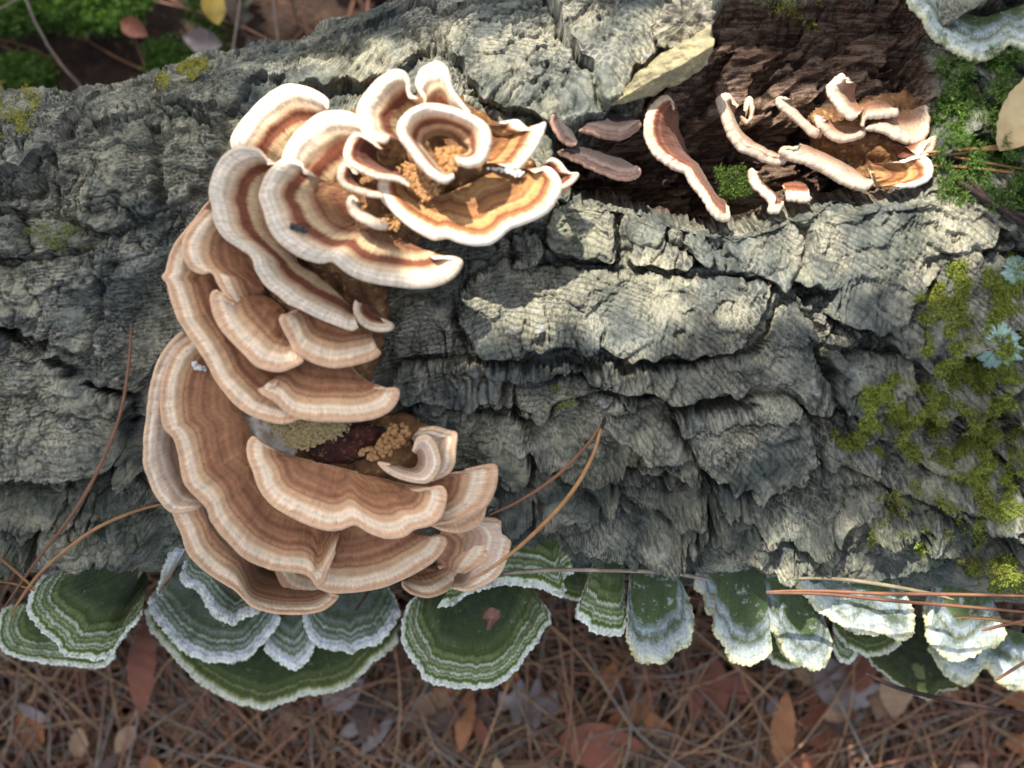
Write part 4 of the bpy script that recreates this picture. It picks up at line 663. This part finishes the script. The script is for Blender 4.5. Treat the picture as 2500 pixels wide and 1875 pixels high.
# ------------------------------------------------------------------ loose bark, lichen
def plate(name, label, cat, poly, z, th, mat, seed, tilt=(0, 0), rag=5, bulge=1.5, sharp=False):
    p = spl(np.vstack([poly, poly[:1]]), 90)[:-1]; n = len(p); c = p.mean(0)
    if sharp:
        q = np.vstack([poly, poly[:1]]); Lq = np.r_[0, np.cumsum(np.linalg.norm(np.diff(q, axis=0), axis=1))]; ss = np.linspace(0, Lq[-1], 91)[:-1]; p = np.stack([np.interp(ss, Lq, q[:, k]) for k in (0, 1)], -1); n = len(p)
    p = p+np.stack([perlin(np.arange(n)/2.2, 0*p[:, 0], seed), perlin(np.arange(n)/2.2, 0*p[:, 0]+5, seed)], -1)*rag
    rings = [1., .97, .9, .8, .7, .6, .5, .4, .3, .2, .1]; V = []
    for k, f in enumerate(rings):
        q = c+(p-c)*f; zz = z+bulge*(1-f*f)+(q[:, 0]-c[0])*S*1000*tilt[0]+(c[1]-q[:, 1])*S*1000*tilt[1]+(1.1 if sharp else .5)*fbm(q[:, 0]/22, q[:, 1]/22, 4, seed)-(th*.35 if k == 0 else 0)
        V.append(P(q[:, 0], q[:, 1], zz/1000))
    q = c+(p-c)*.94; zz = z-th+(q[:, 0]-c[0])*S*1000*tilt[0]+(c[1]-q[:, 1])*S*1000*tilt[1]; bot = P(q[:, 0], q[:, 1], zz/1000)
    A = [bot]+V; Q = []
    for k in range(len(A)-1):
        for i in range(n): Q.append((k*n+i, k*n+(i+1) % n, (k+1)*n+(i+1) % n, (k+1)*n+i))
    V = np.vstack(A+[V[-1].mean(0)[None], bot.mean(0)[None]]); m = len(A)*n
    F = Q; T = [((len(A)-1)*n+i, (len(A)-1)*n+(i+1) % n, m, m) for i in range(n)]
    me = bpy.data.meshes.new(name); me.from_pydata(V.tolist(), [], [f if len(set(f)) == 4 else f[:3] for f in F+T]+[((i+1) % n, i, m+1) for i in range(n)])
    ar = sum(((V[a][0]-V[b][0])*(V[a][1]+V[b][1])) for a, b in zip(range(n), list(range(1, n))+[0]))
    if ar > 0: me.flip_normals()
    me.polygons.foreach_set('use_smooth', np.ones(len(me.polygons), bool)); me.materials.append(mat)
    o = link(name, me); 
    loc = V.mean(0); me.transform(__import__('mathutils').Matrix.Translation(-Vector(loc))); o.location = loc
    if label: tag(o, label, cat)
    return o
def splinter():
    pts = [(1316,228,5),(1395,142,15),(1468,92,19),(1534,56,20),(1412,172,17),(1488,130,22),(1540,98,23),(1392,212,4),(1468,178,4),(1524,142,4),(1400,170,-2),(1470,130,-4),(1540,90,-6)]
    V = np.array([P(1.13022*a, 1.13022*b, c/1000.) for a, b, c in pts]); F = [(0,4,1),(1,4,5,2),(2,5,6,3),(0,7,4),(4,7,8,5),(5,8,9,6),(0,10,7),(7,10,11,8),(8,11,12,9),(0,1,10),(1,2,11,10),(2,3,12,11),(3,6,9,12)]
    me = bpy.data.meshes.new('bark_splinter'); loc = V.mean(0); me.from_pydata((V-loc).tolist(), [], F); me.update()
    import bmesh
    bm = bmesh.new(); bm.from_mesh(me); bmesh.ops.recalc_face_normals(bm, faces=bm.faces); bmesh.ops.subdivide_edges(bm, edges=bm.edges, cuts=7, use_grid_fill=True)
    for v in bm.verts:
        n = float(fbm(np.array([v.co.x*260+v.co.z*190]), np.array([v.co.y*260-v.co.z*120]), 4, 77)[0]); v.co += v.normal*n*.0011
    bm.to_mesh(me); bm.free(); me.materials.append(M_SPLINT); o = link('bark_splinter', me, None, loc)
    tag(o, 'pointed yellowish bark splinter jutting over the hollow', 'bark')
splinter()
plate('bark_splinter', 'broken bark block above the pointed splinter', 'bark', pp('W',[(1425,20),(1470,-10),(1530,-20),(1545,40),(1520,100),(1470,112),(1420,100),(1405,60)]), 13, 12, M_SPLINT2, 410, (.1, .35), 14, .6, True)
def lichen(label, cx, cy, rad, seed):
    a = np.linspace(0, 2*math.pi, 160, endpoint=False); r = rad*(.8+.2*fbm(np.cos(a)*3+seed, np.sin(a)*3, 3, seed)+.14*np.abs(np.sin(a*9+2*fbm(np.cos(a)*2, np.sin(a)*2, 2, seed+1))))
    r = np.maximum(r, rad*.3); V = []; ring = [0.05, .3, .55, .8, 1.]
    for f in ring:
        x = cx+np.cos(a)*r*f; y = cy+np.sin(a)*r*f; z = zmap(x, y)*1000
        for _ in range(8): z = (np.roll(z, 1)+z+np.roll(z, -1))/3
        V.append(P(x, y, (z.mean()*.7+z*.3+1.2+.9*fbm(x/11, y/11, 3, seed+3))/1000))
    n = 160; V.append(V[-1]-np.array([0, 0, .0012])); V = np.vstack(V); Q = [(k*n+i, k*n+(i+1) % n, (k+1)*n+(i+1) % n, (k+1)*n+i) for k in range(len(ring)) for i in range(n)]
    loc = V.mean(0); o = link('lichen', mesh_np('lichen', V-loc, np.array(Q)[:, ::-1], M_LICH), None, loc); tag(o, label, 'lichen')
lichen('pale blue green leafy lichen surrounded by moss', 2440, 845, 62, 3)
lichen('smaller blue green lichen near the bark ridge above the leafy one', 2485, 660, 40, 9)

# ------------------------------------------------------------------ moss
def moss(label, poly, n, ln, mat, seed, dens=.0, group=None, zf=None, thick=.26, up=.7, flow=(0, 0)):
    r = np.random.default_rng(seed); x0, y0 = poly.min(0); x1, y1 = poly.max(0)
    X = r.uniform(x0, x1, n*6); Y = r.uniform(y0, y1, n*6); sd = sdpoly(X, Y, poly)
    den = fbm(X/55, Y/55, 4, seed)
    ok = (sd+18*den > 0) & (den > dens+r.uniform(-.12, .12, n*6)); X = X[ok][:n]; Y = Y[ok][:n]; m = len(X)
    z = (zmap(X, Y) if zf is None else np.full(m, zf)); C = P(X, Y, z)
    L = ln/1000*r.uniform(.5, 1.25, m); an = r.uniform(0, 2*math.pi, m); tl = r.uniform(.2, 1., m)
    d = np.stack([np.cos(an)*tl+flow[0], np.sin(an)*tl+flow[1], np.full(m, up)*r.uniform(.5, 1.2, m)], -1); d /= np.linalg.norm(d, axis=1)[:, None]
    V = []; Q = []; tone = []; base = 0
    for k in range(6):           # leaflets up the shoot
        f = k/5.; c = C+d*(L*f)[:, None]; a2 = r.uniform(0, 6.28, m)
        s = np.stack([np.cos(a2), np.sin(a2), r.uniform(.0, .9, m)], -1); s /= np.linalg.norm(s, axis=1)[:, None]
        ll = L*(.62-.28*f); wv = np.cross(s, d); wv /= np.linalg.norm(wv, axis=1)[:, None]+1e-9
        wid = (ll*thick*.5)[:, None]
        v = np.stack([c-wv*wid*.4, c+s*(ll*.5)[:, None]+wv*wid, c+s*ll[:, None]+d*(ll*.35)[:, None], c+s*(ll*.5)[:, None]-wv*wid], 1).reshape(-1, 3)
        V.append(v); q = np.arange(m*4).reshape(-1, 4)+base; base += m*4; Q.append(q); tone.append(np.repeat(np.clip(f*.7+r.uniform(-.2, .3, m), 0, 1), 4))
    V = np.vstack(V); loc = V.mean(0)
    o = link('moss', mesh_np('moss', V-loc, np.vstack(Q), mat, True, dict(tone=np.concatenate(tone))), None, loc); tag(o, label, 'moss', group, 'stuff')
moss('green moss mat spreading over the end of the log around the lichen', pp('W',[(1985,620),(2100,560),(2260,540),(2260,1200),(2150,1120),(2080,1010),(1960,985),(1820,960),(1800,930),(1880,900),(1850,840),(1980,800),(2020,740),(1960,690)]), 17000, 1.8, M_MOSS, 1, .03, flow=(-.5, -.4))
moss('bright green moss bank behind the hollow', pp('W',[(2030,130),(2260,100),(2260,500),(2150,450),(2030,420),(2010,250)]), 4200, 2.8, M_MOSSB, 2, -.15)
moss('yellow moss on the back corner of the log', pp('W',[(-40,170),(90,205),(70,260),(30,300),(-40,290)]), 700, 1.8, M_MOSSY, 3, -.2)
moss('yellow moss cushion on the skyline edge of the bark', pp('W',[(325,165),(440,128),(455,145),(385,190),(340,190)]), 500, 1.6, M_MOSSY, 4, -.3)
moss('thin green moss in the bark cleft left of the fungi', pp('W',[(50,500),(130,470),(240,505),(200,540),(70,530)]), 220, 1.5, M_MOSS, 5, .1)
moss('green moss on the log foot behind the long pine needles', pp('W',[(2060,1210),(2260,1200),(2260,1300),(2130,1270)]), 900, 2.4, M_MOSS, 6, -.1)
moss('tiny green moss tuft in the cleft above the pair of pine needles', pp('W',[(1195,830),(1235,835),(1240,875),(1205,880)]), 60, 1.8, M_MOSS, 8, -.3)
moss('mossy green scrap between brackets in the hollow', pp('W',[(1545,365),(1600,360),(1650,385),(1630,420),(1560,425)]), 420, 2.0, M_MOSSB, 9, -.5, zf=-.004)
moss('sparse moss wisps on the lower right bark', pp('W',[(1900,1060),(2080,1020),(2160,1120),(2100,1200),(1880,1180)]), 700, 2.2, M_MOSS, 10, .25)
moss('moss shreds at the top of the rotten wood', pp('W',[(1620,-20),(1780,-20),(1760,60),(1680,70)]), 260, 2.2, M_MOSS, 11, .0)

# ------------------------------------------------------------------ needles and twigs lying on the log
def tube(pts, rad, sides=6, taper=.4):
    p = np.asarray(pts); n = len(p); tg = np.gradient(p, axis=0); tg /= np.linalg.norm(tg, axis=1)[:, None]
    up = np.tile([0., 0, 1], (n, 1)); a = np.cross(tg, up); a /= np.linalg.norm(a, axis=1)[:, None]+1e-9; b = np.cross(a, tg)
    f = np.linspace(0, 1, n); rr = rad*np.minimum(1, taper+(1-taper)*np.sin(np.clip(f*1.02, 0, 1)*math.pi)**.35)
    an = np.linspace(0, 2*math.pi, sides, endpoint=False)
    V = (p[:, None]+(a[:, None]*np.cos(an)[None, :, None]+b[:, None]*np.sin(an)[None, :, None])*rr[:, None, None]).reshape(-1, 3)
    Q = [(i*sides+j, i*sides+(j+1) % sides, (i+1)*sides+(j+1) % sides, (i+1)*sides+j) for i in range(n-1) for j in range(sides)]
    return V, np.array(Q)
def needle(label, pts, z, mat, rad=.55, name='pine_needle', cat='pine needle', parent=None, loc=None, taper=.4, group=None):
    """pts in display pixels; z = list of heights (mm) over world zero or None to rest on the bark"""
    p = spl(pp('W', pts), 26)
    if z is None: zz = zmap(p[:, 0], p[:, 1])*1000; zz = np.maximum(zz, np.convolve(np.pad(zz, 4, 'edge'), np.ones(9)/9, 'valid')); zz = np.convolve(np.pad(zz, 4, 'edge'), np.ones(9)/9, 'valid')+rad
    else: zz = np.interp(np.linspace(0, 1, 26), np.linspace(0, 1, len(z)), z)
    if z is not None and max(z) > -30 and parent is None:
        zl = zmap(p[:, 0], p[:, 1])*1000; zl = np.convolve(np.pad(zl, 3, 'edge'), np.ones(7)/7, 'valid'); zz = np.maximum(zz, np.where(zl > -45, zl+rad+.6, zz)); zz = np.convolve(np.pad(zz, 3, 'edge'), np.ones(7)/7, 'valid')
    V, Q = tube(P(p[:, 0], p[:, 1], zz/1000), rad/1000, 6, taper)
    if parent: o = link(name, mesh_np(name, V-np.array(parent.location), Q, mat), parent); return o
    l = V.mean(0); o = link(name, mesh_np(name, V-l, Q, mat), None, l); return tag(o, label, cat, group)
f = empty('needle_pair', P(1473, 1025, float(zmap(1473, 1025))).tolist()); tag(f, 'pair of tan pine needles joined at a dark sheath on the bark', 'pine needle')
needle('', [(1302,912),(1265,965),(1200,1030),(1125,1080),(1058,1112)], [5,8,6,2,0], M_NEEDR, .6, 'needle', parent=f)
needle('', [(1300,915),(1280,985),(1230,1070),(1140,1165),(1060,1228),(1015,1252)], [5,9,8,4,2,-1], M_NEED, .72, 'needle', parent=f)
needle('', [(1306,900),(1304,912),(1299,925)], [5.,5.2,6], M_TWIG, .75, 'sheath', parent=f)
needle('brown pine needle arching up the bark left of the lower rosette', [(284,700),(278,790),(258,900),(210,1020),(150,1120),(80,1210),(10,1310)], [5,8,10,10,6,-4,-16], M_NEEDR, .6)
needle('tan pine needle running from the lower rosette to the crossed needles', [(352,1088),(290,1105),(210,1140),(140,1190),(80,1245),(20,1330)], [-2,2,6,6,0,-14], M_NEED, .6)
needle('short tan needle crossing towards the notched green cap', [(-20,1190),(20,1222),(76,1272)], [-4,-6,-10], M_NEED, .6)
needle('lower short tan needle reaching the notched green cap', [(-20,1252),(30,1260),(76,1276)], [-12,-11,-10], M_NEED, .6)
needle('bare dark twig lying under the bark lumps, beside the round green cap', [(1088,1238),(1200,1231),(1320,1232),(1440,1236),(1490,1244),(1528,1252)], [-22,-18,-16,-17,-19,-20], M_NEEDG, .75, 'twig', 'twig', taper=.9)
needle('pale greenish needle lying along the foot of the log', [(1700,1250),(1800,1250),(1900,1262),(2010,1282),(2060,1295)], [-14,-12,-11,-12,-14], M_NEEDP, .7)
g = empty('needle_pair', P(1870, 1448, -.012).tolist()); tag(g, 'long pair of russet needles crossing the mottled grey green cap', 'pine needle')
needle('', [(1655,1278),(1760,1276),(1900,1282),(2060,1284),(2230,1288)], [-6,-4,-3,-3,-3], M_NEEDR, .62, 'needle', parent=g)
needle('', [(1655,1281),(1780,1283),(1920,1297),(2080,1310),(2230,1324)], [-6,-4,-3,-2,-2], M_NEEDR, .62, 'needle', parent=g)
needle('tan needle over the crumpled yellow green flap', [(2060,1332),(2130,1336),(2230,1352)], [-8,-7,-6], M_NEED, .6)
needle('reddish needle slanting across the crumpled yellow green flap', [(2120,1362),(2170,1350),(2235,1336)], [-4,-3,-3], M_NEEDR, .6)
needle('reddish needle poking up by the wavy white edged flap', [(2150,1470),(2190,1445),(2235,1418)], [-10,-9,-8], M_NEEDR, .6)
needle('upper tan needle stretching from the hollow across the moss', [(2000,330),(2070,322),(2140,322),(2230,314)], [4,6,6,6], M_NEED, .6)
needle('second tan needle just under the upper one by the hollow', [(2005,336),(2080,330),(2150,316),(2230,306)], [3,5,6,7], M_NEED, .6)
needle('tan needle bending down over the bright moss', [(2060,338),(2120,350),(2230,368)], [6,6,6], M_NEED, .55)
needle('lowest tan needle by the lilac white rimmed fan', [(2005,358),(2090,362),(2230,378)], [5,6,6], M_NEED, .6)
needle('dark red twig beneath the bright moss bank', [(2070,392),(2130,430),(2235,500)], [6,5,4], M_TWIG, 1.0, 'twig', 'twig', taper=.9)
needle('second dark twig crossing beside the dark red one', [(2090,385),(2150,440),(2230,480)], [4,4,4], M_TWIG, .8, 'twig', 'twig', taper=.9)
needle('thin dark stem hanging under the dark mossy shelf', [(1870,1455),(1930,1482),(2000,1502),(2090,1520),(2230,1545)], [-50,-50,-50,-50,-50], M_TWIG, .9, 'twig', 'twig', taper=.7)
needle('tiny dark twig resting on the grey green cap', [(800,1270),(785,1295),(768,1318)], [-12,-12,-13], M_TWIG, .45, 'twig', 'twig', taper=.7)
plate('dead_bud', 'small reddish dead bud on the big round green cap', 'bud', pp('G',[(625,540),(660,515),(705,530),(710,570),(680,600),(650,640),(635,630),(640,590),(615,570)]), -11, 3.0, leaf_mat('dead_bud', '#5A3832', '#7A5A50'), 430, (0, 0), 2, 3.)

# ------------------------------------------------------------------ litter on the forest floor
def leaf_mesh(name, kind, ln, mat, seed):
    r = random.Random(seed); n = 22; c = []
    for i in range(n+1):
        f = i/n
        if kind == 'oval': w = .30*math.sin(math.pi*f**.85)**.9
        elif kind == 'lance': w = .15*math.sin(math.pi*f)**.8
        else: w = (.26+.13*math.cos(f*math.pi*7))*math.sin(math.pi*min(1, f*.93+.05))**.7
        c.append((f*ln, max(w, .012)*ln))
    cu = r.uniform(-2.2, 2.2); fo = r.uniform(.1, .55); V = []; Q = []
    for i, (x, w) in enumerate(c):
        zc = ln*.12*math.sin(cu*x/ln+r.uniform(-.04, .04)); 
        for j, s in enumerate((-1, -.5, 0, .5, 1)): V.append((x-ln/2, w*s*(1+r.uniform(-.06, .06)), zc+abs(s)*w*fo+r.uniform(-.015, .015)*ln))
    for i in range(n):
        for j in range(4): a = i*5+j; Q.append((a, a+5, a+6, a+1))
    me = mesh_np(name, np.array(V), np.array(Q), mat); 
    return me
LEAFC = [('tan', '#A08468', '#7C6450'), ('lilac grey', '#8A807E', '#6A605E'), ('russet', '#7E4A38', '#64402F'), ('orange brown', '#9A6844', '#7C5234'), ('dark brown', '#54423A', '#3E302A')]
LM = {}
for cn, a, b in LEAFC:
    m = leaf_mat('dry_leaf_'+cn.replace(' ', '_'), a, b)
    LM[cn] = [leaf_mesh('dry_leaf', k, ln, m, 50+i) for i, (k, ln) in enumerate((('oval', .05), ('lobed', .065), ('lance', .06), ('oval', .036)))]
    m.use_backface_culling = False
def on_floor(px, py, lift=0.): k = (D-GZ-lift)/D*S; return ((px-1250)*k, -(py-937.5)*k, GZ+lift)
rl = random.Random(21)
def put_leaf(px, py, cn, label=None, var=None, rot=None, lift=None, group=None, sc=1.):
    me = rl.choice(LM[cn]) if var is None else LM[cn][var]
    o = link('dry_leaf', me, None, on_floor(px, py, rl.uniform(.006, .022) if lift is None else lift)); o.scale = (sc,)*3
    o.rotation_euler = (rl.uniform(-.35, .35), rl.uniform(-.3, .3), rl.uniform(0, 6.28) if rot is None else rot)
    tag(o, label, 'leaf', group)
put_leaf(495, 100, 'lilac grey', 'lilac grey dead leaf lying on the moss behind the log', 3, 2.9, .03, sc=.5)
put_leaf(330, 70, 'russet', 'small dark red leaf on the mossy ground behind the log', 3, -.5, .03, sc=.4)
put_leaf(360, 975+650, 'russet', 'dull red leaf hanging beneath the brown edged green shelf', 2, 1.5, .05, sc=.7)
put_leaf(1470, 1815, 'russet', 'smooth russet leaf by itself among the needles', 0, -.1, .03, sc=.75)
put_leaf(2090, 1650, 'lilac grey', 'large grey mauve leaf propped under the mottled cap', 1, 1.75, .03, sc=.45)
put_leaf(1915, 1780, 'orange brown', 'mustard leaf standing in the litter', 2, 1.5, .03, sc=.6)
for i in range(150):
    py = rl.uniform(1560, 2050); px = rl.uniform(-150, 2650); wgt = px/2500
    cn = rl.choices([c[0] for c in LEAFC], [2, 1.5, 1+1.5*wgt, .6+2.2*wgt, 2.2])[0]
    put_leaf(px, py, cn, 'dry %s leaf scattered among the pine needles in front of the log' % cn, group='%s leaves of the litter' % cn, sc=rl.uniform(.22, .6), lift=rl.uniform(.014, .03))
for i in range(14):
    px = rl.uniform(-100, 1000); py = rl.uniform(-150, 240); cn = rl.choice(['tan', 'dark brown', 'dark brown', 'lilac grey'])
    put_leaf(px, py, cn, 'crumpled %s leaf on the mossy ground behind the log' % cn, group='%s leaves behind the log' % cn, sc=rl.uniform(.25, .45))
yl = leaf_mesh('dry_leaf', 'oval', .017, leaf_mat('dry_leaf_yellow', '#A08838', '#806C2C'), 5); o = link('dry_leaf', yl, None, on_floor(520, 20, .03)); o.rotation_euler = (.3, .2, 1.9); tag(o, 'small yellow leaf on the mossy ground behind the log', 'leaf')
pl = leaf_mesh('dry_leaf', 'oval', .03, leaf_mat('dry_leaf_cream', '#D2B888', '#BCA070'), 6); o = link('dry_leaf', pl, None, P(2490, 260, float(zmap(2470, 260))+.004).tolist()); o.rotation_euler = (.2, -.2, 1.2); tag(o, 'cream coloured leaf lying on the bright moss bank', 'leaf')
NV = []
for i in range(8):
    ln = rl.uniform(.06, .11); cu = rl.uniform(-.25, .25); f = np.linspace(-.5, .5, 7); pts = np.stack([f*ln, cu*ln*(f*f*4-1)*.5, .02*ln*np.cos(f*9)], -1)
    V, Q = tube(pts, .00055, 4); NV.append((V, Q))
NM = [[mesh_np('litter_needle', V, Q, m) for V, Q in NV] for m in (M_LITA, M_LITB, M_LITC)]
for i in range(300):
    px = rl.uniform(-100, 2600); py = rl.uniform(1480, 1980) if i % 14 else rl.uniform(-60, 150)
    o = link('pine_needle', rl.choice(NM[rl.choices([0, 1, 2], [2, 3, 2])[0]]), None, on_floor(px, py, rl.uniform(.018, .036)))
    o.rotation_euler = (rl.uniform(-.2, .2), rl.uniform(-.22, .22), rl.uniform(0, 6.28)); o.scale = (rl.uniform(.8, 1.3), 1, 1)
    fr = i % 14 != 0
    tag(o, 'dry pine needle lying on the litter in front of the log' if fr else 'dry pine needle lying on the ground behind the log', 'pine needle', 'pine needles of the litter' if fr else 'pine needles behind the log')
def needle_mass(label, n, yr, mat, seed):
    r = np.random.default_rng(seed); V = []; Q = []; base = 0
    for i in range(n):
        v, q = NV[r.integers(8)]; a = r.uniform(0, 6.28); t = r.uniform(-.2, .2); sc = r.uniform(.7, 1.3)
        p = np.array(on_floor(r.uniform(-500, 3000), r.uniform(*yr), r.uniform(.002, .022)))
        x, y, z = v[:, 0]*sc, v[:, 1], v[:, 2]+v[:, 0]*t; c, s = math.cos(a), math.sin(a)
        V.append(np.stack([x*c-y*s, x*s+y*c, z], -1)+p); Q.append(q+base); base += len(v)
    o = link('needle_litter', mesh_np('needle_litter', np.vstack(V), np.vstack(Q), mat)); tag(o, label, 'litter', None, 'stuff')
needle_mass('carpet of tan pine needles in front of the log', 1150, (1350, 2300), M_LITA, 1)
needle_mass('carpet of russet pine needles in front of the log', 1250, (1350, 2300), M_LITB, 2)
needle_mass('carpet of grey pine needles in front of the log', 1000, (1350, 2300), M_LITC, 3)
needle_mass('sparse russet needles behind the log', 60, (-300, 300), M_LITB, 4)
moss('deep green ground moss on the floor behind the log', pp('W',[(-80,-80),(340,-80),(300,60),(200,60),(60,70),(-80,60)]), 4200, 6., M_MOSSG, 20, -.35, zf=GZ+.016)
moss('patch of ground moss next to the lilac grey leaf', pp('W',[(320,90),(480,100),(500,170),(430,180),(330,170)]), 1100, 5., M_MOSSG, 21, -.5, zf=GZ+.02)
moss('patch of ground moss beneath the yellow leaf', pp('W',[(380,-60),(520,-60),(520,60),(440,70)]), 800, 5., M_MOSSG, 22, -.4, zf=GZ+.016)
moss('low ground moss close to the shaded back of the log', pp('W',[(-60,120),(120,130),(120,200),(-60,180)]), 800, 5., M_MOSSG, 23, -.4, zf=GZ+.016)

# ------------------------------------------------------------------ the tree whose leaves dapple the light
LIT = [pp('W', q) for q in (
   [(560,150),(700,60),(900,60),(1050,-60),(1450,-60),(1900,300),(2130,340),(2160,540),(2000,720),(1650,760),(1560,790),(980,800),(880,700),(860,640),(700,600),(600,470),(540,300)],
   [(660,830),(760,800),(800,900),(720,930)], [(640,1120),(740,1110),(720,1220),(650,1210)], [(900,960),(1060,980),(1080,1120),(960,1100)],
   [(1620,1350),(1800,1340),(1830,1440),(1680,1440)], [(2030,1330),(2160,1330),(2170,1420),(2050,1410)])]
LITG = [pp('W', q) for q in ([(1750,1600),(2260,1580),(2260,1720),(1700,1720)],)]
def shade_tree():
    r = random.Random(5); base = Vector((-1.35, 1.05, GZ-.05)); root = empty('young_oak_tree', base); tag(root, 'young oak tree standing behind the log outside the view, shading it', 'tree')
    C = Vector((0, 0, -.02))+TOSUN*.85
    def limb(nm, a, b, r0, r1, sag=.1):
        n = 12; f = np.linspace(0, 1, n)[:, None]; p = np.array(a)*(1-f)+np.array(b)*f; p[:, 2] += np.sin(f[:, 0]*math.pi)*sag; p[:, 0] += .02*np.sin(f[:, 0]*7)
        V, Q = tube(p, 1., 8, 1.); V = p.repeat(8, 0)+(V-p.repeat(8, 0))*(r0*(1-f)+r1*f).repeat(8, 0); link(nm, mesh_np(nm, V-np.array(base), Q, M_TWIG), root)
    top = base+Vector((.15, .05, 1.5)); limb('trunk', base, top, .05, .03, 0)
    for k in range(7):
        e = C+Vector((r.uniform(-.5, .5), r.uniform(-.3, .3), r.uniform(-.05, .1))); limb('limb', base+Vector((.05+.1*k/7, .02, .75+.1*k)), e, .016, .003, .12)
    m = leaf_mat('oak_leaf_green', '#4C6420', '#6A7A2C'); V = []; Q = []; n = 0
    for i in range(3600):
        x = r.uniform(-900, 3400); y = r.uniform(-900, 2700); q = Vector(P(x, y, -.01).tolist()); c = q+TOSUN*r.uniform(.62, 1.0)
        keep = True
        for kp, poly in enumerate(LIT):
            if sdpoly(np.array([x]), np.array([y]), poly)[0] > (-15 if kp else -90): keep = False; break
        t = (GZ+.01-q.z)/TOSUN.z; g = q+TOSUN*t; kx, ky = topx(np.array([[g.x, g.y, g.z]]))
        if keep:
            for poly in LITG:
                if sdpoly(kx, ky, poly)[0] > -70: keep = False; break
        if not keep: continue
        ln = r.uniform(.03, .05); a = Vector((r.uniform(-1, 1), r.uniform(-1, 1), r.uniform(-.5, .5))).normalized(); nrm = (TOSUN+Vector((r.uniform(-.8, .8), r.uniform(-.8, .8), r.uniform(-.5, .5)))).normalized(); b = a.cross(nrm).normalized(); a = nrm.cross(b)
        for f, w in ((-.5, .02), (-.3, .16), (-.05, .24), (.2, .22), (.4, .12), (.5, .01)):
            for s in (-1, 1): V.append(tuple(c+a*(f*ln)+b*(s*w*ln)+nrm*(-.1*ln*f*f-.15*w*ln)-base))
        for k in range(5): j = n+k*2; Q.append((j, j+2, j+3, j+1))
        n += 12
    o = link('crown', mesh_np('crown', np.array(V), np.array(Q), m), root)
shade_tree()
